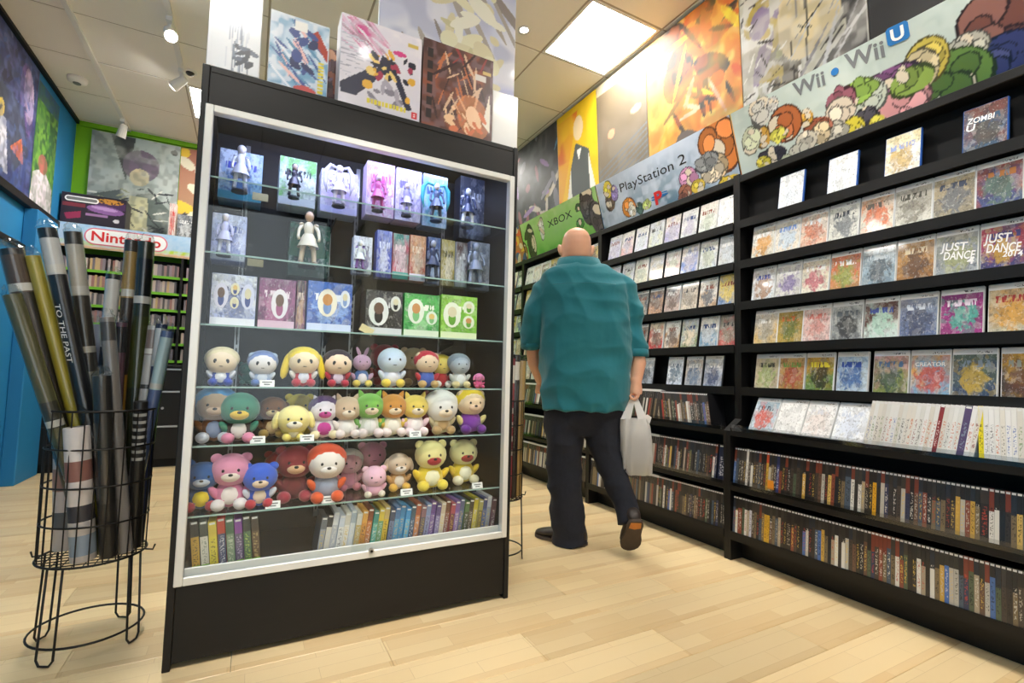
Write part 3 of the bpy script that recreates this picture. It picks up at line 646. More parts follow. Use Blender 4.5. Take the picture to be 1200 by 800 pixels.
def crowd(p, b, items):                                     # rounded colour patches standing where the print's figures stand
    for px, pyx, ru, rv, c in items:
        if ru < .2: ru, rv = ru*1.4, rv*1.4
        u, v = uvb(b, px, pyx); q = random.Random(int(px*7+pyx)); dk = tuple(x*.15 for x in c); lt = tuple(min(1, x*1.35+.03) for x in c)
        p.ell(u, v, ru*1.1, rv*1.1, dk, q.uniform(-.3, .3)); p.ell(u, v, ru, rv, c, q.uniform(-.3, .3))
        for _ in range(7): 
            a_, r_ = q.uniform(0, 6.28), q.uniform(.2, .8); uu, vv = u+math.cos(a_)*ru*r_*BH/BAY_W, v+math.sin(a_)*rv*r_; k_ = q.uniform(.25, .5)
            p.ell(uu, vv, ru*k_*1.15, rv*k_*1.15, dk, a_); p.ell(uu, vv, ru*k_, rv*k_, q.choice([c, lt, tuple(x*.7 for x in c), S(228, 214, 190)]), a_)
p = bp_().grad(S(196, 208, 200), S(186, 200, 192)).clouds([S(206, 216, 208)], 4, 3, .5)
crowd(p, 0, [(1185, 40, .42, .5, S(120, 74, 60)), (1180, 70, .3, .25, S(58, 62, 110)), (1130, 60, .2, .16, S(190, 186, 170)), (1115, 95, .34, .3, S(104, 138, 62)), (1085, 72, .2, .24, S(206, 186, 80)), (1078, 82, .12, .15, S(206, 190, 150)), (1058, 118, .26, .22, S(222, 158, 158)), (1050, 92, .18, .1, S(134, 84, 130)), (1068, 95, .15, .1, S(150, 176, 80)),
    (1020, 112, .12, .14, S(200, 206, 190)), (1005, 108, .14, .1, S(160, 196, 90)), (985, 118, .13, .1, S(160, 96, 110)), (984, 132, .12, .13, S(224, 208, 186)), (1015, 140, .1, .1, S(60, 56, 66)), (1000, 150, .09, .09, S(232, 214, 70)), (1028, 143, .06, .06, S(226, 208, 80)), (978, 156, .1, .11, S(208, 200, 182)), (958, 150, .13, .09, S(166, 92, 66)), (962, 156, .08, .1, S(222, 200, 160)), (945, 165, .1, .09, S(216, 208, 190)), (945, 138, .06, .08, S(210, 160, 60)),
    (920, 145, .16, .17, S(186, 104, 54)), (912, 158, .09, .06, S(206, 200, 80)), (893, 160, .08, .12, S(210, 160, 62)), (905, 182, .14, .08, S(58, 52, 62)), (935, 178, .09, .08, S(206, 202, 186)), (890, 130, .1, .16, S(214, 210, 200)), (880, 165, .1, .14, S(196, 200, 170)), (905, 122, .06, .07, S(200, 196, 190)), (895, 190, .08, .06, S(216, 200, 70)), (922, 188, .06, .06, S(196, 200, 170))])
ban_a = banner(0, p, 'aqua angled banner with grey lettering and a blue square emblem')
banner_text(ban_a, 'lettering', 'Wii', 'ink_grey', (931, 114), (968, 98.5), .068, bold=.02)
banner_text(ban_a, 'lettering', 'Wii', 'ink_grey', (992, 83), (1038, 65.5), .072, bold=.02)
c0 = on_plane(978.5, 84, (BX0, 0, BZ0), BN)
MB().loft([[c0+BU*.017*math.cos(k*.449)+BV*.017*math.sin(k*.449)+BN*d for k in range(14)] for d in (.001, .003)]).build('dot', 'ink_blue', ban_a)
a, c = on_plane(1041, 55.5, (BX0, 0, BZ0), BN), on_plane(1067, 44, (BX0, 0, BZ0), BN); W = (c-a).length; ux = (c-a).normalized(); hh = .075
sq = [(.12, 0), (.88, 0), (1, .12), (1, .88), (.88, 1), (.12, 1), (0, .88), (0, .12)]
MB().loft([[a+ux*(x*W)+BV*(y*hh)+BN*d for x, y in sq] for d in (.001, .003)]).build('emblem', 'ink_blue', ban_a)
place_text(ban_a, 'lettering', 'U', 'ink_white', a+ux*W*.2+BV*.013, ux, BV, W*.6, .05, bold=.03, lift=.005)

p = bp_().grad(S(96, 130, 150), S(196, 208, 226)).clouds([S(206, 216, 232)], 7, 3, .5)
crowd(p, 1, [(845, 170, .34, .42, S(218, 130, 60)), (840, 195, .2, .2, S(206, 180, 140)), (834, 200, .15, .13, S(222, 206, 180)), (828, 190, .16, .1, S(150, 150, 148)), (806, 208, .13, .12, S(214, 150, 190)), (803, 225, .1, .09, S(176, 112, 84)), (818, 218, .1, .08, S(232, 200, 70)), (855, 212, .14, .06, S(230, 196, 60)), (800, 232, .07, .06, S(140, 90, 70)), (715, 235, .1, .15, S(110, 88, 70)), (737, 243, .13, .13, S(222, 140, 54)), (741, 247, .07, .08, S(235, 232, 220)), (712, 222, .09, .12, S(238, 214, 70)), (720, 226, .07, .11, S(160, 140, 206)), (750, 244, .07, .08, S(70, 100, 90)), (758, 240, .08, .06, S(206, 220, 130))])
ban_b = banner(1, p, 'pale blue angled banner with thin black lettering and a red emblem')
banner_text(ban_b, 'lettering', 'PlayStation', 'ink_black', (727.7, 225.5), (790, 198.5), .062)
banner_text(ban_b, 'lettering', '2', 'ink_black', (796, 194.2), (804.6, 190.4), .062)
a, c = on_plane(769, 240, (BX0, 0, BZ0), BN), on_plane(778, 236, (BX0, 0, BZ0), BN)
place_text(ban_b, 'emblem_letter', 'P', 'ink_red', a, c-a, BV, (c-a).length, .085, bold=.04, lift=.004)
a, c = on_plane(764, 236, (BX0, 0, BZ0), BN), on_plane(784, 227, (BX0, 0, BZ0), BN)
place_text(ban_b, 'emblem_letter', 'S', 'ink_blue', a, c-a, BV, (c-a).length, .03, bold=.03, lift=.003)

p = bp_().grad(S(96, 190, 60), S(196, 226, 160), 'v').clouds([S(150, 212, 110)], 3, 2, .5)
crowd(p, 2, [(688, 240, .16, .3, S(74, 70, 72)), (700, 255, .16, .26, S(84, 76, 80)), (623, 285, .14, .34, S(60, 56, 50)), (614, 296, .14, .2, S(190, 130, 80)), (635, 268, .07, .2, S(226, 232, 226)), (680, 262, .1, .08, S(60, 140, 50)), (677, 243, .07, .06, S(40, 90, 40))])
ban_c = banner(2, p, 'lime green angled banner with thin black lettering')
banner_text(ban_c, 'lettering', 'XBOX', 'ink_black', (643, 267), (671, 254), .062)
p = bp_().fill(S(196, 120, 80)).blobs(60, [S(230, 90, 60), S(240, 220, 200), S(80, 90, 150), S(240, 190, 80)], (.05, .16), 4)
banner(3, p, 'mixed orange and red banner over the farthest shelf bay')

# ------------------------------------------------------------------ face-out game cases
CW, CH, CT = .1335, .19, .0145
def case_mesh(name, mat): return MB().bevel_box(-CT/2, CT/2, -CW/2, CW/2, 0, CH, .0025).mesh(name, mat)
CASE = {k: case_mesh('game_case', 'case_'+k) for k in ('white', 'black', 'blue')}
def sheet_mesh(w_, h_, x, inset=.0035):
    mb = MB(); mb.add([(x, w_/2-inset, inset), (x, -w_/2+inset, inset), (x, -w_/2+inset, h_-inset), (x, w_/2-inset, h_-inset)], [(0, 1, 2, 3)])
    me = bpy.data.meshes.new('cover_sheet'); me.from_pydata([tuple(q) for q in mb.v], [], mb.f); me.materials.append(MATS['cover_art'])
    uv = me.uv_layers.new(name='UVMap'); 
    for i, q in enumerate(((0, 0), (1, 0), (1, 1), (0, 1))): uv.data[i].uv = q
    me.update(); return me
SHEET = sheet_mesh(CW, CH, -CT/2-.0006)
ORD = ['top', 'second', 'third', 'fourth', 'fifth', 'sixth', 'seventh', 'lowest']
def face_case(b, r, y, z, lean, cols, shell='white', xb=2.413, band=1.0, word=None, lying=False):
    c = [S(q) if isinstance(q, str) else q for q in cols]
    if word: c = [*c[:3], c[0]]
    o = add_obj('game_case', CASE[shell], None, (xb, y, z), (0, lean, 0))
    n1, n2, n3 = (cname(q) for q in c[:3]); words_ = n1 if n1 == n2 else n1+' and '+n2
    if n3 not in (n1, n2): words_ += ' with '+n3
    lab = f'{words_} game case face out, {ORD[r]} row under the {BAN[b]} banner'
    if word: lab = f'{words_} game case with large white title letters, {ORD[r]} row under {BAN[b]} banner'
    if len(lab.replace('-', ' ').split()) > 15: lab = f'{n1} and {n2} game case face out, {ORD[r]} row under the {BAN[b]} banner'
    tag(o, lab, 'game case', f'face-out game cases under the {BAN[b]} banner')
    s_ = add_obj('cover_sheet', SHEET, o)
    setc(s_, c1=c[0], c2=c[1], c3=c[2], ct=c[3] if len(c) > 3 else S(240, 240, 240), seed=rnd.uniform(0, 60), band=band)
    if word:
        bpy.context.view_layer.update()
        for txt, u, v, w_, h_, sh in word:
            me = place_text(None, 'title', txt, 'ink_white', (0, 0, 0), (0, -1, 0), (0, 0, 1), w_*CW, h_*CH, bold=.02, lift=0)
            me.parent = o; me.location = (-CT/2-.0016, CW/2-u*CW, v*CH); me.rotation_euler = (-sh, 0, 0)
    return o
LEAN = .16
A = {  # bay under the aqua banner, row by row : (Y of the case centre, palette) ; upper rows whitened by painted-in glare
 0: [(1.511, ('e8ecf2', 'f2f4f6', 'd8dfe8'), 'blue'), (1.262, ('eef2f6', 'f6f6f6', 'e0e4ea'), 'blue'), (1.02, ('eceef2', 'e4d8b0', 'c8a860', '90a0d0'), 'blue'), (.753, ('3c5a78', '7a4a44', '50504c', 'e8e8e8'), 'blue')],
 1: [(1.668, ('d8d4c8', 'e8e8e4', 'd89a40')), (1.533, ('e8dccc', 'eee8dc', 'c8d8e8', '7898d8')), (1.398, ('e8c8b4', 'ece0d4', 'd07858', 'e0e8f0')), (1.261, ('dcdcd4', 'e8e8e0', '707880', '38404a')), (1.123, ('e4dccc', 'd0a888', 'd86a38', '585048')), (.988, ('d4d2c8', 'b0aca0', '807c70', '404038')), (.853, ('9a927e', 'b8a888', '6a7078', '404a60')), (.72, ('46548a', 'a05040', '60786a', 'b07038'))],
 2: [(1.671, ('dce4ec', 'e8e8ec', 'a07858', '3c4c9c')), (1.533, ('d8d8d4', 'e4e4e0', '8878b0')), (1.396, ('e8e4d4', 'e4d8c0', 'c86878')), (1.259, ('c89058', 'd87850', '96a858')), (1.122, ('8ea8bc', 'b8ccd8', '4a5660', 'c8d4dc')), (.987, ('a0703c', 'c89858', '5a3c28', 'e0d0b0')), (.852, ('8a94a0', 'a8a8a0', '9aa070')), (.715, ('403c78', 'b0405c', 'c09838'))],
 3: [(1.66, ('d8b878', 'd4d0c8', 'b0a898')), (1.527, ('b89c48', 'a88c38', '6a7a40', 'c86838')), (1.394, ('e8c8c4', 'ecd8d4', 'd89890', 'd07870')), (1.257, ('8a9094', 'c8ccca', '2c3034', '606870')), (1.118, ('d4e4e0', '5a3830', 'b0d8c8', '3850a0')), (.983, ('6878a0', '8a98b4', '46506c', 'dce4f0')), (.844, ('a83888', '802070', '48b0a0', 'f0e0f0')), (.70, ('d4ccb0', 'c8a878', 'd8a040', 'b03838'))],
 4: [(1.658, ('c8b8a0', 'd8c8a8', 'a8b878', '404038')), (1.523, ('a88048', 'c8a468', 'b0503c', '70a050')), (1.384, ('6a9048', 'c09840', '2a2a28', 'e8d840')), (1.24, ('c8dcec', 'a8c4e0', '3868b0', '3858b0')), (1.088, ('8a9850', 'c89890', '40584a', '5878a0')), (.95, ('88b0d0', 'd8a868', 'c85848', 'e8c848')), (.813, ('3c4c68', '58685a', 'c8a840', '8090a0')), (.672, ('4a3c30', 'c8982c', '6a4028', '909890'))],
}
WORDS = {(2, 6): [('JUST', .12, .56, .62, .17, -.12), ('DANCE', .2, .36, .72, .17, -.12), ('4', .74, .2, .16, .15, -.12)], (2, 7): [('JUST', .08, .58, .56, .18, -.12), ('DANCE', .14, .37, .7, .18, -.12), ('2014', .48, .24, .4, .11, -.12)], (0, 3): [('ZOMBI', .1, .66, .6, .12, -.1), ('U', .08, .5, .2, .14, -.1)], (4, 5): [('CREATOR', .12, .64, .76, .08, 0)]}
for r, items in A.items():
    for k, it in enumerate(items):
        face_case(0, r, it[0], FACE_ROWS[r]+.001, LEAN, it[1], it[2] if len(it) > 2 else 'white', word=WORDS.get((r, k)), band=0.0 if r == 0 else 1.0)
# four cases lying back on the sloping sixth shelf
for y, c in ((1.635, ('c8d8e4', '9ab0c0', 'd0503c', '404858')), (1.497, ('f0f0f0', 'f4f4f4', 'e8e8e8', 'd8d8d8')), (1.36, ('ece8e8', 'f0f0f0', 'e4d8d4', 'd0d0d8')), (1.222, ('e8ecf4', 'f0f2f6', 'd8e0f0', 'c8d0e0'))):
    face_case(0, 5, y, .6955, .50, c, xb=2.330, band=1.0)
PAL_B = {0: ['b8b4d4', 'd8b0b0', 'd8d8e8', 'd4d8c0', 'b8b4dc', 'c8ccd0', 'd4d8d8', 'e8ecec'], 1: ['c0c4d8', 'b8bcc8', 'd4d4b8', 'd8d0b8', 'c8a8a0', '7890d0', 'c8d0d8', 'c0c4c4'], 2: ['c8c8b8', 'b0b4a8', 'a8a49c', 'c89878', 'c8b0a8', 'd4c8b8', 'b89878', '6888b8'], 3: ['b8c0c8', '90a0b0', '506c88', 'c83030', 'c09058', '8a9868', '78a0c0', 'c84848']}
SEC = ['e4e4e0', 'f0ece4', '90887c', 'e8d8c0', '505a68', 'b0a090', 'c8d0d8', '705c54', 'd8c060']
YS_B = [2.897, 2.748, 2.604, 2.462, 2.314, 2.172, 2.028, 1.89]
for r in range(4):
    for k in range(8):
        if r == 0 and k == 7: cols = ('f0f2f2', 'f4f4f4', 'e8e8e8', 'e0e0e0')
        else: cols = (PAL_B[r][k], rnd.choice(SEC if r > 1 else ['e4e4e0', 'f0ece4', 'e8e0d8', 'd8dce4']), rnd.choice(SEC if r > 1 else ['c8d0d8', 'd8cfc0', 'b8b4c8', 'c0c8b8']), rnd.choice(['38383c', 'e8e8e8', '804030', '304878']))  # upper rows: pale picks put the washed-out lamp glare into the prints
        face_case(1, r, YS_B[k]+rnd.uniform(-.003, .003), FACE_ROWS[r]+.001, LEAN, cols, 'black' if (r+k) % 3 else 'white', band=float(rnd.random() < .4))
for y, cols in ((2.83, ('90a0b8', 'c8ccd4', '505c70')), (2.69, ('a8a0b0', '606878', 'd8d8dc')), (2.545, ('a0a8b8', 'd0d4dc', '404c60')), (2.292, ('d0dcec', 'e4ecf4', '607890', '506888')), (2.141, ('b8bcc4', 'd8c8b8', '6880a0')), (1.997, ('98a4c0', 'd8dce4', '384870'))):
    face_case(1, 4, y, FACE_ROWS[4]+.001, LEAN, cols, 'black', band=1.0)
for b, y_hi, n_cols in ((2, 4.19, 8), (3, 5.4, 8)):
    for r in range(5):
        for k in range(n_cols):
            y = y_hi-k*.147
            if b == 3 and y > 5.15: continue
            cols = (rnd.choice(['d8d8d0', 'a8b0b8', 'c8b090', '8898b8', 'b8c8a8', 'c88868', 'b0b0c8']), rnd.choice(SEC), rnd.choice(SEC+['4a7a40', '4058a0']), rnd.choice(['38383c', 'e8e8e8']))
            face_case(b, r, y, FACE_ROWS[r]+.001, LEAN, cols, rnd.choice(['white', 'black']), band=float(rnd.random() < .5))

# ------------------------------------------------------------------ spine-out game cases
def spine_mesh(name, shell):
    mb = MB(); mb.bevel_box(0, .135, -.5, .5, 0, .19, .0015); me = mb.mesh(name, shell)
    me.materials.append(MATS['spine_print']); bm = bmesh.new(); bm.from_mesh(me); uvl = bm.loops.layers.uv.new('UVMap')
    vs_ = [bm.verts.new(p) for p in ((-.0004, .5, .001), (-.0004, -.5, .001), (-.0004, -.5, .189), (-.0004, .5, .189))]; f = bm.faces.new(vs_); f.material_index = 1
    for l, q in zip(f.loops, ((0, 0), (1, 0), (1, 1), (0, 1))): l[uvl].uv = q
    bm.normal_update()
    if f.normal.x > 0: f.normal_flip()
    bm.to_mesh(me); bm.free(); return me
SP = {'black': spine_mesh('game_case', 'case_black'), 'white': spine_mesh('game_case', 'case_white')}
SPAL = [('302c28', 6), ('3a3430', 5), ('4a4038', 4), ('24262a', 5), ('b8b4aa', 3), ('dcdad2', 4), ('6a5040', 3), ('8a4a38', 2), ('54604a', 2), ('4a5868', 3), ('c8a048', 1), ('7a6a50', 3), ('d0b060', 1), ('383c58', 2), ('a89a84', 3), ('9a3a30', 1), ('4c6ea8', 1)]
SPW = [c for c, n in SPAL for _ in range(n)]
SHELF_NAME = {.695: 'sixth', .405: 'seventh', .15: 'lowest'}
def spine(b, z, y, xf, th, ang, roll, c1, c2, c3, shell, cut, grp=None, h=1.0):
    o = add_obj('game_case_spine', SP[shell], None, (xf, y, z), (roll, ang, 0), (1, th, h))
    setc(o, c1=c1, c2=c2, c3=c3, seed=rnd.uniform(0, 50), cut=cut)
    n1, n2 = cname(c1), cname(c2); wd = n2 if n1 == n2 or cut > .95 else f'{n1} topped {n2}'
    tag(o, f'{wd} game case spine, {cname(c3)} title, {SHELF_NAME[z]} shelf under the {BAN[b]} banner', 'game case', f'spine-out game cases under the {BAN[b]} banner')
    return o
def spine_cols(q):
    c2 = S(q.choice(SPW)); c1 = S(q.choice(['2a2624', '33302c', '2a2624', '3a3634', '2a2826', '403a34', '7a3c2c', '2c3038', '332e2a'])); c3 = S(q.choice(['e0dcd0', 'c8c0b0', '1c1a18', 'd8b858', 'b84838', '202022']))
    return c1, c2, c3
stuffV, stuffF, stuffC = [], [], []
def stuff_spine(z, y, xf, th, ang, c1, c2, depth=.13):
    ca, sa = math.cos(ang), math.sin(ang); k = len(stuffV)
    for zz in (0, .13, .131, .175, .176, .19):
        for yy in (y+th*.48, y-th*.48): stuffV.append((xf+sa*zz, yy, z+ca*zz))
    for i in range(5):
        stuffF.append((k+2*i, k+2*i+1, k+2*i+3, k+2*i+2))
    for c in (c2, c2, c1, c1, (.7, .7, .68), (.7, .7, .68)): stuffC.extend([c, c])
    k2 = len(stuffV)
    for zz in (0, .19):
        for yy in (y+th*.48, y-th*.48): stuffV.append((xf+sa*zz+depth*ca, yy, z+ca*zz-depth*sa)); stuffC.append(c1)
    stuffF.extend([(k, k+10, k2+2, k2), (k+1, k2+1, k2+3, k+11), (k+10, k+11, k2+3, k2+2), (k2, k2+2, k2+3, k2+1)])
def fill_row(b, z, xf, ang, ya, yb, seed, single_to=None, white=False, roll=0.0, spec=None):
    q = random.Random(seed); y = ya; n = 0
    while y > yb:
        th = q.choice([.0135, .0142, .0145, .0148]) if not white else .0147
        if not white and q.random() < .03: th = .024
        if white:
            c1 = S('dcdcda'); c2 = S(q.choice(['e4e4e2', 'dcdcd8', 'e8e8e8', 'd8d4cc', 'e0dcd4'])); c3 = S(q.choice(['505058', 'c86838', '4868b0', '303030', 'b89050', '8a3838', '6a8a50'])); cut = 1.0
        else: c1, c2, c3 = spine_cols(q); cut = q.choice([.62, .7, .7, .74, .58])
        if spec and n in spec:
            sc = spec[n]; c1, c2, c3 = S(sc[0]), S(sc[1]), S(sc[2]); th = sc[3] if len(sc) > 3 else th; cut = .97 if white else .72
        yc = y-th/2
        if single_to is None or yc < single_to: spine(b, z, yc, xf+.0005, th*.96, ang, roll, c1, c2, c3, 'white' if white else 'black', cut)
        else: stuff_spine(z+.0005, yc, xf, th, ang, c1, c2)
        y -= th; n += 1
# bay A : sixth shelf half of white cases, seventh and lowest shelves full
fill_row(0, .695, 2.317, .19, 1.150, .80, 5, white=True, roll=.12, spec={16: ('dcdcda', '8a3030', 'f0d8d0'), 21: ('28304c', '5a4a70', '90a0b0', .022)})
fill_row(0, .695, 2.317, .19, .775, .625, 6, white=True, roll=-.05, spec={0: ('e8d820', 'e8d820', '30301c')})
fill_row(0, .405, 2.317, .12, 1.79, .615, 31, spec={5: ('dcdcd8', 'e8e4dc', '303030'), 13: ('c05030', 'c8a040', '40301c'), 17: ('2c3460', '404880', 'd0d0d8'), 46: ('2a2624', 'e0a820', '2a2010')})
fill_row(0, .15, 2.311, .07, 1.79, .615, 47, spec={6: ('33302c', 'c8c8d4', '404050'), 12: ('33302c', 'd8a830', '5a4010'), 13: ('33302c', 'd8a830', '5a4010'), 62: ('33302c', '4870b8', 'c0c8d8')})
# bay B : nearest cases single, the rest joined
fill_row(1, .695, 2.317, .19, 3.02, 1.93, 61, single_to=2.34, roll=-.30)
fill_row(1, .405, 2.317, .12, 3.03, 1.90, 62, single_to=2.34)
o = spine(1, .405, 1.868, 2.3175, .045, .12, 0, S('1c2440'), S('1c2440'), S('d8dce8'), 'black', .5); tag(o, 'thick navy game case spine out beside the post under the pale blue banner', 'game case', 'spine-out game cases under the pale blue banner')
fill_row(1, .15, 2.311, .07, 3.03, 1.845, 63, single_to=2.34)
for b, s0 in ((2, 80), (3, 90)):
    yt, yb = POSTS[b+1]-.03, POSTS[b]+.03
    fill_row(b, .695, 2.317, .19, yt, yb, s0, single_to=-9); fill_row(b, .405, 2.317, .12, yt, yb, s0+1, single_to=-9); fill_row(b, .15, 2.311, .07, yt, yb, s0+2, single_to=-9)
def vc_object(name, V, F, Cc, mat='print_gloss'):
    me = bpy.data.meshes.new(name); me.from_pydata(V, [], F); at = me.color_attributes.new('Col', 'FLOAT_COLOR', 'POINT')
    at.data.foreach_set('color', [x for c in Cc for x in (*c, 1)]); me.materials.append(MATS[mat]); o = bpy.data.objects.new(name, me); COL.objects.link(o); return o
o = vc_object('game_case_rows', stuffV, stuffF, stuffC); o['kind'] = 'stuff'; tag(o, 'far rows of thin dark game cases packed spine out on the lower shelves', 'game cases')
# loose pieces of paper tucked over the spines
def shelf_note(px, pyx, x, w_, h_, mat, label):
    q = on_axis(px, pyx, 0, x); o = MB().box(x-.0006, x+.0006, q.y-w_/2, q.y+w_/2, q.z-h_/2, q.z+h_/2).build('shelf_tag', mat, None, (x, q.y, q.z-h_/2)); tag(o, label, 'tag', 'small tags on the shelf edges')
shelf_note(903, 568, 2.315, .032, .045, 'ink_orange', 'small orange tag on the seventh shelf edge under the aqua banner')

# ================================================================== DISPLAY CABINET
CX0, CX1, CY0, CY1, CZ = -.190, 1.032, 1.912, 2.42, 1.985
cab = empty('display_cabinet', ((CX0+CX1)/2, (CY0+CY1)/2, 0)); tag(cab, 'tall black glass-fronted display cabinet full of toys and boxes', 'cabinet')
for x in (CX0, CX1-.022): MB().bevel_box(x, x+.022, CY0, CY1, 0, CZ, .002).build('side_panel', 'black_laminate', cab)
MB().bevel_box(CX0+.023, CX1-.023, CY0+.004, CY1, CZ-.022, CZ, .002).build('top_panel', 'black_laminate', cab)
MB().bevel_box(CX0+.023, CX1-.023, CY0+.003, CY0+.019, 1.848, CZ-.023, .001).build('fascia', 'black_laminate', cab)
MB().bevel_box(CX0+.023, CX1-.023, CY0+.006, CY0+.022, .02, .257, .001).build('base_panel', 'black_laminate', cab)
MB().box(CX0+.023, CX1-.023, CY1-.014, CY1-.002, .02, CZ-.023).build('back_panel', 'cabinet_interior', cab)
MB().box(CX0+.023, CX1-.023, CY0+.023, CY1-.015, .243, .258).build('deck', 'cabinet_interior', cab)
# aluminium door frame with two sliding panes
fx0, fx1, fz0, fz1 = CX0+.016, CX1-.016, .258, 1.848
fr = MB(); fr.bevel_box(fx0, fx0+.024, CY0-.004, CY0+.03, fz0, fz1, .002); fr.bevel_box(fx1-.024, fx1, CY0-.004, CY0+.03, fz0, fz1, .002)
fr.bevel_box(fx0+.0245, fx1-.0245, CY0-.004, CY0+.03, fz1-.024, fz1, .002); fr.bevel_box(fx0+.0245, fx1-.0245, CY0-.004, CY0+.004, fz0, fz0+.026, .002)
fr.box(fx0+.0245, fx1-.0245, CY0+.005, CY0+.034, fz0, fz0+.006); fr.bevel_box(fx0+.0245, fx1-.0245, CY0+.016, CY0+.0185, fz0+.0065, fz0+.022, .0008); fr.bevel_box(fx0+.0245, fx1-.0245, CY0+.026, CY0+.034, fz0+.0065, fz0+.045, .0015)
fr.build('door_frame', 'aluminium', cab)
xm = on_axis(430, 400, 1, CY0).x
for x0, x1, y in ((fx0+.026, xm+.03, CY0+.008), (xm-.02, fx1-.026, CY0+.0205)):
    MB().box(x0, x1, y, y+.004, fz0+.024, fz1-.022).build('glass_door', 'glass', cab)
lk = on_axis(435, 645, 1, CY0-.006)
lock = MB().tube([lk+Vector((0, .006, 0)), lk+Vector((0, -.008, 0))], .0095, 16).build('lock', 'steel', cab)
MB().tube([lk+Vector((0, -.0075, 0)), lk+Vector((0, -.0095, 0))], .005, 12).build('key_slot', 'black_metal', lock)
SH = [1.62, 1.355, 1.105, .892, .693, .462]; SY0 = 1.962
for i, z in enumerate(SH):
    yb = CY1-.03
    s_ = MB().box(CX0+.03, CX1-.03, SY0, yb, z-.006, z).build('glass_shelf', 'shelf_glass', cab)
    MB().box(CX0+.03, CX1-.03, SY0-.0012, SY0-.0002, z-.006, z).build('shelf_edge', 'edge_teal', s_)
for x in (-.05, .30, .42, .86):
    st = MB(); st.box(x-.009, x+.009, CY1-.018, CY1-.0145, .3, 1.93); s_ = st.build('shelf_standard', 'steel', cab)
    sl = MB()
    for k in range(48): sl.box(x-.0025, x+.0025, CY1-.0186, CY1-.0181, .33+k*.033, .348+k*.033)
    sl.build('slot_row', 'black_metal', s_)
    for i, z in enumerate(SH): MB().prism([(CY1-.0185, z-.045), (CY1-.0185, z-.0065), (2.20, z-.0065), (2.20, z-.014)], lambda u, v, w_, x=x: (x-.0015+w_, u, v), .003).build('shelf_bracket', 'black_metal', cab)
MB().box(-.1, .94, 1.946, 1.958, CZ-.05, CZ-.024).build('led_strip', 'led_glow', cab)
ld = bpy.data.lights.new('cabinet_led', 'AREA'); ld.shape = 'RECTANGLE'; ld.size = .9; ld.size_y = .02; ld.energy = LED_WATTS; ld.color = (.52, .58, 1)
lo = bpy.data.objects.new('cabinet_lamp', ld); COL.objects.link(lo); lo.parent = cab; lo.location = Vector((.42, 1.952, CZ-.055))-cab.location; lo.rotation_euler = (.35, 0, 0)

# ------------------------------------------------------------------ boxes
def carton(name, x0, x1, z0, h, y, d, cols, label, group, cat='box', band=0.0, yaw=0.0, window=None, strip_side=None):
    """printed carton: body, printed front sheet, optional clear window; stands on z0 with its face at y"""
    c = [S(q) if isinstance(q, str) else q for q in cols]; w_ = x1-x0; W2 = w_/2
    t = empty(name, ((x0+x1)/2, y, z0+.0005), yaw); tag(t, label, cat, group)
    b_ = MB().bevel_box(-W2, W2, 0, d, 0, h, .0015).build('body', 'card', t, local=True); setc(b_, c1=c[0])
    me = bpy.data.meshes.new('front_print'); e = .0012; me.from_pydata([(-W2+e, -.0006, e), (W2-e, -.0006, e), (W2-e, -.0006, h-e), (-W2+e, -.0006, h-e)], [], [(0, 1, 2, 3)]); me.materials.append(MATS['cover_art'])
    uv = me.uv_layers.new(name='UVMap')
    for i, q in enumerate(((0, 0), (1, 0), (1, 1), (0, 1))): uv.data[i].uv = q
    s_ = add_obj('front_print', me, t); setc(s_, c1=c[0], c2=c[1], c3=c[2], ct=c[3] if len(c) > 3 else S('f0f0f0'), seed=rnd.uniform(0, 60), band=band)
    if window:
        for u0, v0, u1, v1, wc in window:
            cx, cz, ru, rv = ((u0+u1)/2-.5)*w_, (v0+v1)/2*h, (u1-u0)/2*w_, (v1-v0)/2*h
            m = MB(); m.loft([[(cx+ru*math.cos(k*.3927), yy, cz+rv*math.sin(k*.3927)) for k in range(16)] for yy in (-.0008, -.002)])
            q = m.build('window_panel', 'card', t, local=True); setc(q, c1=S(wc))
            for dz_, fx_, fz_, cc in ((-.32, .42, .5, tuple(x*.8 for x in c[2])), (.22, .5, .42, S(rnd.choice(['e0c070', 'c89058', '6a5040', 'd8d0b0'])))):
                m = MB(); m.loft([[(cx+ru*fx_*math.cos(k*.3927), yy, cz+rv*dz_+rv*fz_*math.sin(k*.3927)) for k in range(16)] for yy in (-.002, -.0026 if dz_ < 0 else -.0032)]); w2 = m.build('window_motif', 'card', q, local=True); setc(w2, c1=cc)
    if strip_side:
        q = MB().box(-W2+.001, W2-.001, -.0014, -.0008, .002, h*.16).build('base_strip', 'card', t, local=True); setc(q, c1=S(strip_side))
    return t
def X(px, pyx, y): return on_axis(px, pyx, 1, y).x
def Zp(px, pyx, y): return on_axis(px, pyx, 1, y).z
GB = 'boxed toys in the display cabinet'
def shelf_box(i, pl_, pr_, ptop, y, d, cols, label, **k):
    pm = (pl_+pr_)/2; z = SH[i]; h = Zp(pm, ptop, y)-z
    return carton('toy_box', X(pl_, 300, y), X(pr_, 300, y), z, h, y, d, cols, label, GB, **k)
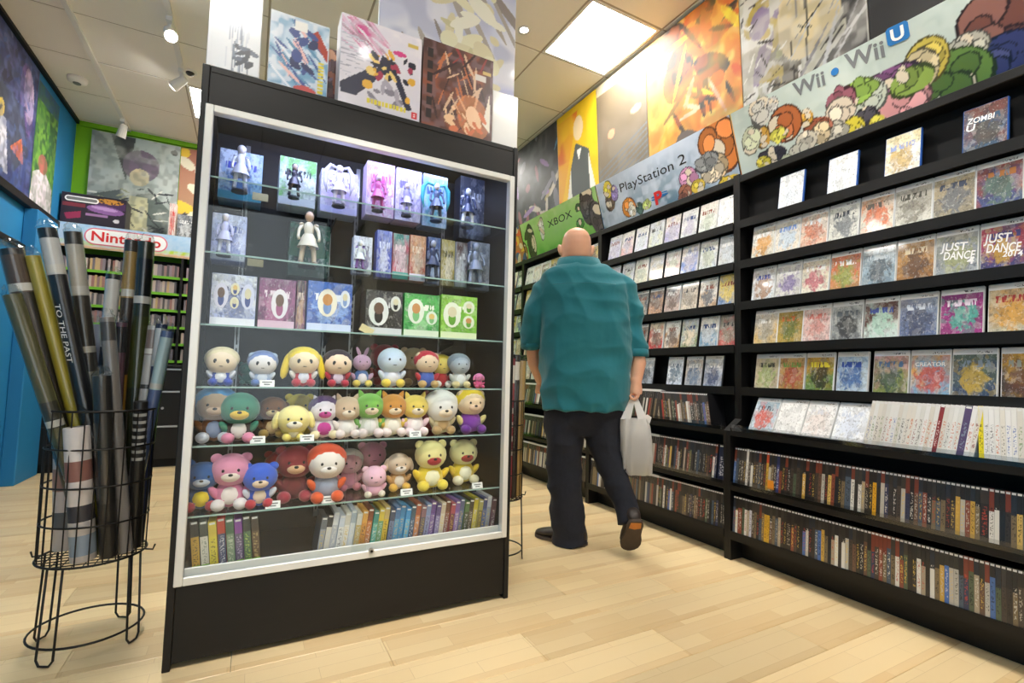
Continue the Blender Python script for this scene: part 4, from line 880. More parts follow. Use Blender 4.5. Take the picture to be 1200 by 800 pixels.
# top shelf: boxes behind the figures
shelf_box(0, 250, 302, 176, 2.20, .10, ('8fc4dc', 'd8e8f4', '3a6fb0', '4a58c0'), 'cyan and white figure box on the top glass shelf', strip_side='3aa0b8')
shelf_box(0, 322, 366, 185, 2.15, .11, ('e8ecec', '78c860', 'c8d8c8', '404a44'), 'white and green figure box on the top glass shelf', strip_side='d8dce0')
shelf_box(0, 372, 416, 200, 2.16, .10, ('eae6f4', 'd4cdf0', 'c8b8e0', '8a70b0'), 'lilac white figure box on the top glass shelf', strip_side='c8c4ec')
shelf_box(0, 426, 459, 190, 2.10, .09, ('e8d4ea', 'd8a0c8', 'b05090', 'c04090'), 'pink figure box on the top glass shelf beside the lilac pair')
shelf_box(0, 461, 491, 198, 2.10, .09, ('e0d8f0', 'c4b4e4', '8a80b0', '6a60a0'), 'pale lilac figure box between the pink box and teal figure')
shelf_box(0, 493, 522, 205, 2.12, .09, ('bcd0ec', '7ab0d8', '60b8c8', '3a5a90'), 'light blue figure box behind the teal haired figure')
shelf_box(0, 537, 566, 208, 2.22, .08, ('30384a', '4a5468', '8a94a8', 'c0c8d4'), 'dark slate figure box at the end of the top glass shelf')
# second shelf
shelf_box(1, 246, 287, 251, 2.10, .11, ('c4ccf0', 'dce4f8', '8a98d0', '5060a8'), 'pale blue figure box on the second glass shelf', strip_side='e4ecf8')
shelf_box(1, 338, 386, 262, 2.27, .09, ('2e5a4c', '5a9a84', '203830', 'd8e8e0'), 'dark green figure box behind the caped figure')
shelf_box(1, 414, 436, 277, 2.06, .05, ('d8dce8', 'e8ecf4', '6a5a90', '404060'), 'small white and violet box on the second glass shelf')
shelf_box(1, 441, 459, 270, 2.09, .05, ('4a58b8', '8a98e0', 'd8dcf0', 'e8ecff'), 'narrow blue figure box on the second glass shelf')
shelf_box(1, 460, 479, 274, 2.09, .05, ('c05068', '4a9a94', 'd8c0c8', 'f0d8dc'), 'narrow crimson and teal figure box on the second glass shelf', strip_side='3a9a90')
shelf_box(1, 480, 499, 276, 2.09, .05, ('b86058', 'd8a078', 'e0c8b0', 'f0e0d0'), 'narrow red and tan figure box on the second glass shelf', strip_side='d8d4e8')
shelf_box(1, 501, 516, 278, 2.12, .05, ('384c84', '5a78b0', '9ab0d8', 'd8e4f4'), 'narrow navy figure box on the second glass shelf')
shelf_box(1, 517, 533, 281, 2.12, .05, ('8a7c40', 'c0b060', 'd8d0c0', '403c28'), 'narrow mustard figure box on the second glass shelf')
shelf_box(1, 534, 548, 284, 2.11, .05, ('9aa0b0', '5a3c44', 'd0d4dc', 'e8e8ec'), 'narrow grey and maroon figure box on the second glass shelf')
shelf_box(1, 551, 574, 284, 2.14, .06, ('8a92a8', 'aeb6c8', '606878', 'd8dce8'), 'grey blue figure box at the end of the second glass shelf')
# third shelf
shelf_box(2, 250, 303, 322, 2.03, .11, ('b0bcec', 'e4e8f4', '4a5aa0', '283060'), 'white and blue toy box with three portrait panels', window=[(.06, .34, .38, .82, 'd8d8ec'), (.42, .6, .62, .84, 'e0dcc0'), (.42, .34, .62, .57, 'e0dcc0'), (.66, .34, .96, .84, 'd4d8f0')], strip_side='e8ecf8')
shelf_box(2, 306, 349, 327, 2.025, .10, ('6a2a58', '8a4a78', 'b06090', 'e8d8e4'), 'plum toy box with white oval window', window=[(.34, .2, .8, .8, 'e8e4ec')], strip_side='d8b8cc')
shelf_box(2, 350, 361, 329, 2.05, .10, ('8a3a68', '3a2030', 'c89a70', 'e8d8c8'), 'narrow plum and black toy box between plum and blue boxes')
shelf_box(2, 363, 415, 331, 2.03, .11, ('2f55b4', '4a74cc', '90b0e8', 'e8ecf4'), 'bright blue toy box with round white windows', window=[(.22, .3, .66, .86, 'ece8d8'), (.72, .5, .95, .86, 'dce4f0')], strip_side='c8d4f0')
shelf_box(2, 431, 474, 341, 2.02, .11, ('22242a', '3a3c44', '0f1012', 'd8dce0'), 'black toy box with white round windows', window=[(.08, .2, .62, .84, 'e4e8e8'), (.66, .55, .95, .9, 'd8dcd8')], strip_side='d0d4d8')
shelf_box(2, 476, 517, 345, 2.02, .11, ('34a04a', '58bc60', '8ad48c', 'f0f4ec'), 'green toy box with round white windows', window=[(.1, .3, .56, .88, 'e4ece0'), (.62, .3, .94, .62, 'dce8dc')], strip_side='d8e4d0')
shelf_box(2, 519, 561, 347, 2.025, .11, ('84c83c', '9cd850', '6ab030', 'f4f8e8'), 'lime toy box with round white windows', window=[(.06, .26, .54, .84, 'e8ecdc'), (.6, .6, .92, .9, 'e0e8d4'), (.6, .26, .92, .56, 'e0e8d4')], strip_side='dce8c0')

# ------------------------------------------------------------------ small figures (plain mannequin-like stand-ins)
def figure(px, ptop, i, y, cols, label, cape=None, hair=None, wide=1.0, base='2a2c34', flare=None):
    z = SH[i]; x = X(px, 250, y); h = Zp(px, ptop, y)-z-.008; c = [S(q) for q in cols]
    t = empty('toy_figure', (x, y, z+.0004)); tag(t, label, 'figure', 'small figures in the display cabinet'); k = h/.17
    def P(a, b, d): return Vector((a*k*wide, b*k, .008+d*k))
    q = MB().lathe([(.001, 0), (.026*k, 0), (.026*k, .005), (.024*k, .008), (.001, .008)], n=18).build('stand', 'plastic', t, local=True); setc(q, c1=S(base))
    for s_ in (-1, 1):
        q = MB().tube([P(s_*.018, -.004, .004), P(s_*.017, 0, .012), P(s_*.014, -.002, .045), P(s_*.010, 0, .082)], [.006*k, .007*k, .008*k, .011*k], 8).build('leg', 'plastic', t, local=True, smooth=True); setc(q, c1=c[2])
        q = MB().tube([P(s_*.016, 0, .122), P(s_*.024, -.003, .106), P(s_*.027, -.010, .084), P(s_*.025, -.015, .074)], [.006*k, .0055*k, .0042*k, .0048*k], 8).build('arm', 'plastic', t, local=True, smooth=True); setc(q, c1=c[1])
    q = MB().tube([P(0, 0, .076), P(0, 0, .09), P(0, 0, .112), P(0, 0, .125), P(0, 0, .134)], [.016*k, .013*k, .018*k, .014*k, .005*k], 10, flat=.7).build('torso', 'plastic', t, local=True, smooth=True); setc(q, c1=c[1])
    q = MB().ball(P(0, -.001, .148), (.0125*k, .0135*k, .016*k), 12, 8).build('head', 'plastic', t, local=True, smooth=True); setc(q, c1=c[0])
    hc = S(hair) if hair else c[2]
    q = MB().ball(P(0, .004, .153), (.0145*k, .0135*k, .0145*k), 12, 8).build('hair', 'plastic', t, local=True, smooth=True); setc(q, c1=hc)
    q = MB().ball(P(0, .010, .140), (.0135*k, .010*k, .022*k), 12, 8).build('back_hair', 'plastic', t, local=True, smooth=True); setc(q, c1=hc)
    m = MB(); m.lathe([(.015*k, .094*k+.008), (.021*k, .08*k+.008), (.030*k, .056*k+.008), (.031*k, .054*k+.008), (.027*k, .058*k+.008)], n=16, cap=False); q = m.build('skirt', 'plastic', t, local=True, smooth=True); setc(q, c1=c[1])
    for s_ in (-1, 1):
        q = MB().ball(P(s_*.0185, 0, .123), (.0075*k, .0075*k, .006*k), 10, 6).build('shoulder_pad', 'plastic', t, local=True, smooth=True); setc(q, c1=c[2])
        q = MB().ball(P(s_*.018, -.006, .007), (.008*k, .013*k, .007*k), 10, 6).build('boot', 'plastic', t, local=True, smooth=True); setc(q, c1=tuple(x*.6 for x in c[2]))
    if cape:
        m = MB(); R_ = []
        for zz, ww, dd in ((.13, .016, .008), (.11, .032, .014), (.07, .042, .022), (.03, .05, .026)):
            R_.append([P(ww*math.cos(a), dd*math.sin(a)*1.0+.004, zz) for a in [math.pi*j/9 for j in range(10)]])
        m.loft(R_, False, closed=False); q = m.build('cape', 'plastic', t, local=True, smooth=True); setc(q, c1=S(cape))
    if flare:
        for s_ in (-1, 1):
            m = MB().tube([P(s_*.012, .006, .155), P(s_*.034, .012, .165), P(s_*.05, .014, .14), P(s_*.052, .014, .09), P(s_*.045, .012, .05)], [.005*k, .008*k, .010*k, .008*k, .002*k], 8); q = m.build('side_tail', 'plastic', t, local=True, smooth=True); setc(q, c1=S(flare))
    return t
figure(279, 168, 0, 2.10, ('e8e4e4', 'e4e8f0', 'ccd4e4'), 'small white figure in front of the cyan box', hair='e8e8f0')
figure(343, 190, 0, 2.06, ('c8b8b0', '2c2c3c', '383848'), 'small dark figure in front of the white and green box', hair='2a2a34', wide=1.2)
figure(396, 192, 0, 2.07, ('e8e0ec', 'd8d0ec', 'e4dcf0'), 'small lilac white figure before the lilac box', hair='eceaf8', flare='e4e0f8')
figure(442, 203, 0, 2.04, ('e8c8d0', 'c04c8c', 'a83c78'), 'small magenta figure before the pink box', hair='b84484', wide=1.2)
figure(476, 213, 0, 2.04, ('e0d0d0', '9a94b8', 'c8c4d8'), 'small grey violet figure before the pale lilac box', hair='7a7898')
figure(511, 213, 0, 2.04, ('e4d8d8', '4a5a78', '2c3448'), 'small figure with long teal hair on the top glass shelf', hair='38a0b0', flare='48b4c0', wide=1.15)
figure(548, 219, 0, 2.05, ('d8dce8', '2c3858', 'e4e8f0'), 'small navy and white armoured figure at the shelf end', hair='2c3c68', wide=1.3)
figure(265, 249, 1, 2.03, ('e0dce4', 'c8ccf0', 'd4dcf4'), 'small pale blue figure before the pale blue box', hair='dce0f4')
figure(363, 246, 1, 2.06, ('d8b498', 'd8d0b8', 'c8b8a0'), 'small figure with a green cape on the second glass shelf', cape='3c6a58', hair='3a3830', wide=1.1, base='3a3834')
figure(424, 281, 1, 2.015, ('d8dcd8', 'd8dcd8', '8a60a8'), 'very small white and violet figure on the second glass shelf', hair='e0e0e0')
figure(509, 280, 1, 2.03, ('9aa0b0', '2c3858', '24304c'), 'small navy figure on the second glass shelf', hair='1c2438')
figure(559, 283, 1, 2.05, ('a0a8b8', '7a8498', '8a94a8'), 'small grey figure at the end of the second glass shelf', hair='6a7488', wide=1.25)

# ------------------------------------------------------------------ plush toys (plain animals and dolls in the photograph's colours)
def sphere_mesh(name, mat, nu=16, nv=10): return MB().ball((0, 0, 0), 1, nu, nv).mesh(name, mat, smooth=True)
BALL = sphere_mesh('plush_piece', 'felt'); BEAD = sphere_mesh('bead', 'case_black', 10, 6)
def drop_mesh():
    return MB().lathe([(.02, -1), (.7, -.8), (1, -.35), (.95, .2), (.7, .7), (.3, .95), (.02, 1)], n=14).mesh('plush_piece', 'felt', smooth=True)
DROP = drop_mesh()
def cone_mesh():
    return MB().lathe([(1, -1), (.85, -.3), (.55, .4), (.2, .9), (.02, 1)], n=12).mesh('plush_piece', 'felt', smooth=True)
CONE = cone_mesh()
def pc(t, name, mesh, loc, sc, col=None, rot=(0, 0, 0)):
    o = add_obj(name, mesh, t, loc, rot, sc)
    if col is not None: o['c1'] = list(S(col) if isinstance(col, str) else col)
    return o
GP = 'plush toys in the display cabinet'
def plush(px, ptop, i, y, body, head, label, ears='round', muzzle=None, belly=None, feet=None, hair=None, arms=None, fat=1.0, headk=1.0, yaw=0.0, pbot=None, doll=False, lift=0.0, tilt=0.0):
    z = SH[i]; x = X(px, (ptop+440)/2, y); h = Zp(px, ptop, y)-z-lift
    t = empty('plush_toy', (x, y, z+lift), yaw+math.atan2(-(x), y)*0.0); tag(t, label, 'plush toy', GP)
    hr = h*.30*headk; bz = h*.27; feet = feet or body; arms = arms or body
    pc(t, 'torso', DROP, (0, 0, bz), (h*.25*fat, h*.22*fat, h*.27), body)
    if belly: pc(t, 'belly_patch', BALL, (0, -h*.10*fat, bz*.92), (h*.17*fat, h*.135*fat, h*.19), belly)
    for s_ in (-1, 1):
        pc(t, 'foot', BALL, (s_*h*.18*fat, -h*.235, h*.105), (h*.115, h*.14, h*.105), feet, (0, 0, -s_*.3))
        pc(t, 'arm', DROP, (s_*h*.25*fat, -h*.06, h*.30), (h*.075, h*.075, h*.15), arms, (.3, s_*.65, 0))
    hz = h-hr*1.02
    hd = pc(t, 'head', BALL, (h*tilt*.2, -h*.03, hz), (hr*1.12, hr*1.0, hr), head, (0, tilt, 0))
    # pieces of the head in its unit space
    for s_ in (-1, 1): pc(hd, 'eye', BEAD, (s_*.34, -.87, .06), (.15, .07, .2) if doll else (.1, .07, .14))
    if muzzle: pc(hd, 'muzzle', BALL, (0, -.72, -.28), (.48, .36, .34), muzzle); pc(hd, 'nose', BEAD, (0, -1.04, -.16), (.12, .07, .09))
    else: pc(hd, 'mouth', BEAD, (0, -.93, -.33), (.14, .05, .03))
    if ears == 'round':
        for s_ in (-1, 1): pc(hd, 'ear', BALL, (s_*.72, 0, .72), (.3, .18, .3), body if doll else head)
    elif ears == 'point':
        for s_ in (-1, 1): pc(hd, 'ear', CONE, (s_*.6, .05, .92), (.26, .16, .36), head, (0, s_*.4, 0))
    elif ears == 'flop':
        for s_ in (-1, 1): pc(hd, 'ear', DROP, (s_*1.0, 0, -.05), (.24, .3, .62), head, (0, -s_*.2, 0))
    elif ears == 'long':
        for s_ in (-1, 1): pc(hd, 'ear', DROP, (s_*.42, .05, 1.35), (.2, .15, .6), head, (0, s_*.35, 0))
    if hair:
        pc(hd, 'hair', BALL, (0, .22, .26), (1.12, 1.0, .98), hair)
        if hair and doll == 'tails':
            for s_ in (-1, 1): pc(hd, 'hair_tail', DROP, (s_*1.15, .1, -.35), (.26, .26, 1.0), hair, (0, -s_*.15, 0))
    return t
P3, P4, P5 = 3, 4, 5
plush(260, 409, P3, 2.04, '3558c0', 'ecd8bc', 'cream haired plush doll in a blue dress', ears=None, hair='e4d6ae', belly='e8ecf4', arms='e8ecf8', feet='2c48b0', doll=True, headk=1.15)
plush(308, 413, P3, 2.05, 'b4c8e4', 'e4e0e0', 'pale blue plush doll with grey blue hair', ears='round', hair='7a90c4', belly='e0e8f4', arms='dce4f4', feet='5a78b4', doll=True, headk=1.15)
plush(290, 424, P3, 2.20, '2c6a64', '3c7c78', 'dark teal plush toy behind the pale blue doll', ears='round')
plush(356, 409, P3, 2.04, 'c4283c', 'ecd4b0', 'plush doll with long yellow hair tails and red outfit', ears=None, hair='e8cc38', belly='dce0f0', arms='e8e4e0', feet='b82438', doll='tails', headk=1.15)
plush(396, 412, P3, 2.04, '702c58', 'ecd0b4', 'plush doll with dark hair and plum outfit', ears=None, hair='2c2230', belly='d8c8dc', arms='c02c44', feet='b02840', doll=True, headk=1.15)
plush(424, 415, P3, 2.10, '4a70b0', 'd4a8cc', 'lilac plush rabbit with blue body', ears='long', belly='e4dce8', arms='d4a8cc', feet='e0c860', headk=.85)
plush(450, 403, P3, 2.26, 'a82838', 'b83048', 'crimson plush toy at the back of the fourth glass shelf', ears='round')
plush(459, 407, P3, 2.07, 'd4dcf0', 'ccdcf0', 'round white and blue plush toy with yellow feet', ears=None, belly='e4e4f0', feet='e8c848', headk=1.1)
plush(484, 407, P3, 2.20, '6a4c38', 'd8c09a', 'brown and tan plush toy behind the red capped doll', ears='round', muzzle='e4d4b4', feet='8a6a40')
plush(500, 413, P3, 2.04, '3c5cb4', 'e4c8a8', 'plush doll with red cap and blue body', ears='round', hair='c4283c', arms='c02c3c', feet='c8a468', belly='4060bc', headk=1.0)
plush(517, 417, P3, 2.12, 'c02c38', 'e8d070', 'yellow and red plush toy beside the red capped doll', ears='round', hair='e8c83c', feet='e4e0dc')
plush(538, 416, P3, 2.06, 'c8ccc8', 'a8b4c0', 'grey and white plush toy on the fourth glass shelf', ears=None, belly='e4e8e8', feet='d8c890', hair='8a98a8')
plush(561, 437, P3, 2.03, 'cc4c7c', 'd878a8', 'small magenta plush toy at the end of the fourth glass shelf', ears='flop', fat=1.3)
plush(255, 456, P4, 2.06, '7c4a20', 'a89078', 'brown plush toy with a blue cap', ears=None, hair='4a8cc4', muzzle='b8a088', belly='8a98b8', feet='c8ccd8')
plush(283, 459, P4, 2.03, '4a3834', '3c8068', 'green headed plush bird in a brown vest', ears=None, muzzle='e0c040', belly='e4e0dc', arms='4a9078', feet='e08aac', headk=1.1)
plush(321, 464, P4, 2.14, '7a5030', '8a5a34', 'brown plush owl like toy with tan face', ears='flop', muzzle='e4c898', belly='d8b888', feet='c8a458')
plush(346, 474, P4, 2.02, 'e8d468', 'f0e090', 'yellow plush dog with long floppy ears', ears='flop', muzzle='f4ecd8', belly='f4ecd0', feet='ecd870', headk=1.35)
plush(352, 461, P4, 2.22, 'e4c838', 'ecd048', 'bright yellow plush toy behind the yellow dog', ears='round')
plush(381, 466, P4, 2.05, 'e4dce4', 'e8e0ec', 'white plush toy with magenta belly and pointed ears', ears='point', belly='c03c94', muzzle='c44c98', feet='e4d8b0', hair='58406c', fat=1.2)
plush(408, 464, P4, 2.04, 'e8e0dc', 'd0b498', 'white and tan plush cat', ears='point', muzzle='ecdcc8', belly='f0ece8', feet='ecdcd8')
plush(434, 460, P4, 2.04, 'dcdcd0', '7cb850', 'white plush cat with green hood', ears='point', muzzle='e8d4b8', belly='f0ecec', arms='68a848', feet='f0dcdc')
plush(461, 461, P4, 2.04, 'e8dcc0', 'cc8c3c', 'white plush cat with orange hood', ears='point', muzzle='ecd4b4', belly='f0e8dc', arms='d8b848', feet='f0dcd8')
plush(487, 462, P4, 2.04, 'ecdce0', 'e4c85c', 'white plush cat with yellow hood', ears='point', muzzle='f0dcc0', belly='f4ecec', arms='ecc8d4', feet='f0dce0')
plush(518, 460, P4, 2.05, 'd8c8a0', 'e8e4e0', 'white headed plush toy with a crimson patch', ears=None, hair='e8e4e0', muzzle='ecd8bc', belly='c8a878', feet='b89868', headk=1.2)
plush(510, 457, P4, 2.22, 'a83444', 'b84454', 'crimson plush toy behind the white headed one', ears='round')
plush(552, 457, P4, 2.04, '7a34a0', 'ecd0ac', 'plush doll with yellow cap and purple body', ears='round', hair='e4c430', belly='8238a8', arms='ecdc90', feet='6c2c90', muzzle='ecc8a8', fat=1.1)
plush(242, 540, P5, 2.05, '24508c', '2c5c9c', 'dark blue plush toy with yellow chest', ears='point', muzzle='b8c4d4', belly='e0c830', arms='245090', feet='a8283c', fat=1.1)
plush(275, 530, P5, 2.04, 'dc84a8', 'e094b4', 'pink plush toy with white muzzle', ears='round', muzzle='f0e0d4', belly='f0e4e0', feet='e8e0e0')
plush(309, 541, P5, 2.02, '3058c8', '3460d0', 'royal blue plush bear with cream muzzle and red feet', ears='round', muzzle='ecd4b8', belly='e4d0b8', arms='e0e4ec', feet='b8243c', headk=1.1)
plush(331, 527, P5, 2.20, 'b82830', 'c42c34', 'red plush bear behind the royal blue bear', ears='round', muzzle='ecd4b8')
plush(349, 521, P5, 2.07, '782430', '8a2c38', 'maroon plush bear with tan muzzle', ears='round', muzzle='dcb088', belly='6c2028', feet='a03040')
plush(386, 523, P5, 2.02, '8a94a8', 'e4dcd4', 'grey plush doll with orange limbs and red cap', ears=None, hair='d84c28', belly='98a0b4', arms='e05c28', feet='dc5828', muzzle='f0e8e0')
plush(412, 528, P5, 2.16, 'dc98b0', 'e8b0c0', 'pink plush toy in a tall white hat', ears=None, hair='ece8e8', feet='d07890')
plush(438, 517, P5, 2.22, 'cc7c9c', 'd890b0', 'rose pink plush toy at the back of the sixth glass shelf', ears='round', feet='a83c54')
plush(441, 545, P5, 2.01, 'e8b0c8', 'ecbcd0', 'light pink round plush toy with cream feet', ears='round', feet='ece0cc', fat=1.25, headk=1.2)
plush(469, 530, P5, 2.08, 'cc9c60', 'e4c8b0', 'tan plush dog with pink ears', ears='flop', muzzle='f0e4dc', belly='e8d8c8', feet='e0b048')
plush(506, 515, P5, 2.05, 'e8cc38', 'e8dc98', 'yellow plush toy with red muzzle', ears='round', muzzle='b03038', belly='f0ecc8', arms='ecc828', feet='ecd448', fat=1.15)
plush(544, 514, P5, 2.10, 'e4c838', 'e8e0a4', 'yellow and cream plush toy with rust muzzle', ears='round', muzzle='a83430', belly='f0ecd0', arms='e8c430', feet='ece4c0', fat=1.1)

# ------------------------------------------------------------------ price cards on the shelves
def price_card(px, pyx, i, label):
    z = SH[i] if i < 6 else .262; y = 1.9655; x = X(px, pyx, y)
    t = empty('price_card', (x, y, z)); tag(t, label, 'price card', 'white price cards on the glass shelves')
    MB().prism([(0, 0), (.016, .0), (.0085, .024), (.0075, .024)], lambda u, v, w_: Vector((-.024+w_, u, v)), .048).build('card', 'paper_white', t, local=True)
    m = MB(); sl = Matrix.Rotation(-.3, 4, 'X')
    for k, (w_, zz) in enumerate(((.032, .016), (.02, .008))): m.box(-w_/2, w_/2, zz*.31-.0007, zz*.31-.0003, zz-.0022, zz+.0022)
    m.build('print_lines', 'ink_grey', t, local=True)
for px, pyx, i, l in ((313, 450, 3, 'white price card before the pale blue doll'), (302, 515, 4, 'white price card before the green headed bird'), (360, 513, 4, 'white price card before the yellow plush dog'), (487, 509, 4, 'white price card under the yellow hooded cat'), (320, 590, 5, 'white price card before the royal blue bear'), (385, 583, 5, 'white price card between the orange feet'), (477, 573, 5, 'white price card before the tan plush dog'), (560, 567, 5, 'white price card at the end of the sixth glass shelf')): price_card(px, pyx, i, l)
# cream cardboard tags lying behind the glass
for px, pyx, i, rz, l in ((428, 380, 2, .5, 'cream cardboard tag leaning between blue and black toy boxes'), (306, 215, 0, 0, 'cream cardboard tag beside the cyan box on the top glass shelf'), (300, 295, 1, 0, 'cream cardboard tag beside the pale blue box')):
    y = 2.02 if i == 2 else 2.16; x = X(px, pyx, y)
    o = MB().bevel_box(-.028, .028, -.002, .002, 0, .03, .001).build('cardboard_tag', 'card', None); o.location = (x, y, SH[i]+(.004 if i == 2 else .0005)); o.rotation_euler = (0, rz*.9 if rz else 0, 0); setc(o, c1=S('d8c898')); tag(o, l, 'tag', 'cream cardboard tags in the cabinet')

# ------------------------------------------------------------------ bottom deck: boxed games, spine out
DZ = .2585
def deck_box(xl, th, h, d, y, cols, tilt, label, grp, cap=None):
    c = [S(q) for q in cols]; t = empty('boxed_game', (xl+th/2, y, DZ)); t.rotation_euler = (0, tilt, 0); tag(t, label, 'boxed game', grp)
    b_ = MB().bevel_box(-th/2, th/2, 0, d, 0, h, .001).build('body', 'card', t, local=True); setc(b_, c1=c[0])
    m = MB(); e = .0008; me = bpy.data.meshes.new('spine_print'); me.from_pydata([(-th/2+e, -.0006, e), (th/2-e, -.0006, e), (th/2-e, -.0006, h-e), (-th/2+e, -.0006, h-e)], [], [(0, 1, 2, 3)]); me.materials.append(MATS['spine_print'])
    uv = me.uv_layers.new(name='UVMap')
    for i, q in enumerate(((0, 0), (1, 0), (1, 1), (0, 1))): uv.data[i].uv = q
    s_ = add_obj('spine_print', me, t); setc(s_, c1=c[0], c2=c[1], c3=c[2], seed=rnd.uniform(0, 50), cut=.7)
    if cap: q = MB().box(-th/2+.001, th/2-.001, -.0013, -.0008, h*.08, h*.16).build('price_sticker', 'green_strip', t, local=True)
    return t
left = [('2c2a28', 'c8a040', '383020', 1), ('3a4440', 'd8d4c8', '708070', 1), ('d8c048', 'd8c840', '5a5020', 0), ('c04030', '38446c', 'd8d8e0', 0), ('4a6a50', '7a9078', 'c8d0b8', 0), ('8a4aa0', '585070', 'c8b8d8', 1), ('2c3430', '4a6848', 'b8d060', 1), ('3c3028', '604c38', 'c0a870', 1)]
x = X(228, 640, 2.02)
for k, (a, b, c, g) in enumerate(left):
    th = .026; deck_box(x, th*.94, .178-.004*(k % 3), .13, 2.0+.006*(k % 2), (a, b, c), -.10, f'boxed game in {cname(S(a))} and {cname(S(b))} in the short row beside the frame', 'short row of boxed games on the cabinet deck', g); x += th
right = ['6a7078 9aa0a8', '3a3c40 d8d4c8', 'd8dce0 b8bcc4', 'c8d0dc e4e4e0', 'd0ccc0 e8e4dc', 'a8b4c4 d8dce4', 'd8d4cc c0a868', 'e0a040 d89038', '8a4a38 c87848', '3c8a80 58b0a0', 'd8c048 70a070', 'c8b070 d8b840', '404c64 7080a0', '4878a8 58a0c8', '3a88b8 4898c8', '3a90c8 60b0d8', '3c5468 405878', 'a85840 d09060', '8a6870 5a5868', '7a90b8 9098c0', '6a4c8a 7a60a0', '5a4a80 8a80b0', 'c8b8a0 d8d0c0', '6a4030 8a5848', 'a84858 6a3848', '7858a0 9070b0', '505a80 607090', '4a7048 384838', '302c28 504840', 'c8b838 d0c050', 'a8a060 787048', '384880 5068a0', 'c8ccd4 a0a8b8', '5a3c48 705060']
x0, x1 = X(371, 615, 2.01), X(577, 590, 2.01); th = (x1-x0)/len(right); x = x0
for k, s_ in enumerate(right):
    a, b = s_.split(); deck_box(x, th*.95, .145+.012*((k*7) % 3)/2, .13, 1.995+.004*(k % 3), (a, b, rnd.choice(['e8e4d8', '2a2a2c', 'e0c050', 'd0d4e0'])), .12, f'{cname(S(a))} and {cname(S(b))} boxed game in the long leaning row on the cabinet deck', 'long row of boxed games on the cabinet deck'); x += th

# ------------------------------------------------------------------ boxes on top of the cabinet (painted prints)
def top_box(name, pl_, pr_, ptop, y, d, paint_fn, label, side='e4e4e6', h=None, yaw=0.0):
    z0 = CZ+.0005; xl, xr = X(pl_, 90, y), X(pr_, 130, y)
    if h is None: h = Zp(pl_, ptop, y)-z0
    t = empty(name, ((xl+xr)/2, y, z0), yaw); tag(t, label, 'box', 'boxes standing on the display cabinet'); W2 = (xr-xl)/2
    b_ = MB().bevel_box(-W2, W2, 0, d, 0, h, .002).build('body', 'card', t, local=True); setc(b_, c1=S(side))
    p = Paint(2*W2, h, .004); paint_fn(p); P0 = wmat(t)
    print_on('front_print', p, P0 @ Vector((-W2+.002, -.0008, .002)), P0 @ Vector((W2-.002, -.0008, .002)), P0 @ Vector((W2-.002, -.0008, h-.002)), P0 @ Vector((-W2+.002, -.0008, h-.002)), t, 'print_gloss')
    return t
def f1(p):
    p.grad(S(226, 230, 236), S(244, 246, 248)).strokes(26, [S(160, 170, 190), S(120, 132, 150), S(206, 212, 222)], 3, (.35, .0, .8, .5), .2, .006, (1.5, 1.64)).blobs(9, [S(90, 100, 120), S(60, 66, 80)], (.02, .05), 4, (.5, .08, .8, .24)).rect(.88, .62, .92, .7, S(80, 90, 100))
top_box('model_box', 240, 301, -25, 1.918, .12, f1, 'silvery white box at the end of the cabinet top', h=.40)
def f2(p):
    p.fill(S(150, 186, 214)).clouds([S(206, 222, 236), S(96, 150, 190), S(232, 236, 244)], 6, 4, .7).strokes(30, [S(60, 84, 150), S(230, 236, 246), S(90, 140, 180), S(232, 190, 190)], 7, (.1, .1, .9, .9), .22, .02, (1.8, 2.6)).poly([(.66, .82), (.98, .5), (.99, .66), (.8, .9)], S(170, 58, 40)).blobs(10, [S(58, 76, 140), S(34, 44, 90)], (.04, .08), 5, (.4, .3, .75, .85)).rect(.4, .82, .62, .95, S(238, 238, 236)).ell(.62, .03, .14, .06, S(200, 80, 80))
    for k in range(9): p.rect(.84, .04+k*.05, .93, .075+k*.05, S(222, 206, 60))
top_box('model_box', 313, 382, 8, 1.935, .09, f2, 'icy blue art box with yellow marks on the cabinet top', 'cfd6de')
def f2b(p): p.fill(S(84, 52, 56)).blobs(40, [S(150, 90, 70), S(60, 40, 46), S(190, 140, 110), S(120, 96, 120)], (.03, .1), 2)
top_box('model_box', 372, 402, 52, 2.06, .08, f2b, 'small dark reddish box behind the two larger art boxes', '4a3840')
def f3(p):
    p.grad(S(206, 204, 214), S(232, 226, 232)).strokes(20, [S(206, 70, 140), S(150, 40, 90), S(228, 150, 190)], 6, (.0, .6, .55, 1), .28, .016, (2.3, 2.8)).clouds([S(214, 210, 224)], 4, 5, .4)
    p.strokes(40, [S(190, 190, 204), S(160, 160, 176)], 9, (.02, .3, .3, .8), .12, .005, (-.15, .05))
    p.poly([(.02, .12), (.0, .22), (.42, .52), (.5, .42), (.2, .12)], S(36, 40, 66)).poly([(.62, .5), (.72, .48), (.9, .12), (.82, .1)], S(36, 40, 66)).poly([(.42, .45), (.5, .66), (.68, .62), (.7, .42)], S(44, 40, 60)).blobs(24, [S(222, 170, 60), S(30, 32, 52), S(160, 50, 80), S(230, 200, 120)], (.02, .05), 8, (.35, .4, .9, .72)).ell(.33, .28, .06, .05, S(222, 170, 60)).ell(.84, .22, .03, .04, S(222, 170, 60)).blobs(10, [S(130, 126, 140), S(166, 160, 176)], (.03, .06), 2, (.4, .1, .75, .36)).ell(.72, .74, .08, .03, S(206, 60, 130)).rect(.82, .86, .96, .9, S(206, 180, 90))
    for k in range(11): p.rect(.33+k*.046, .075-.0*k, .365+k*.046, .125, S(222, 206, 60))
    p.rect(.9, .03, .97, .1, S(206, 50, 60)).rect(.92, .05, .95, .065, S(240, 230, 230)).rect(.92, .075, .95, .085, S(240, 230, 230))
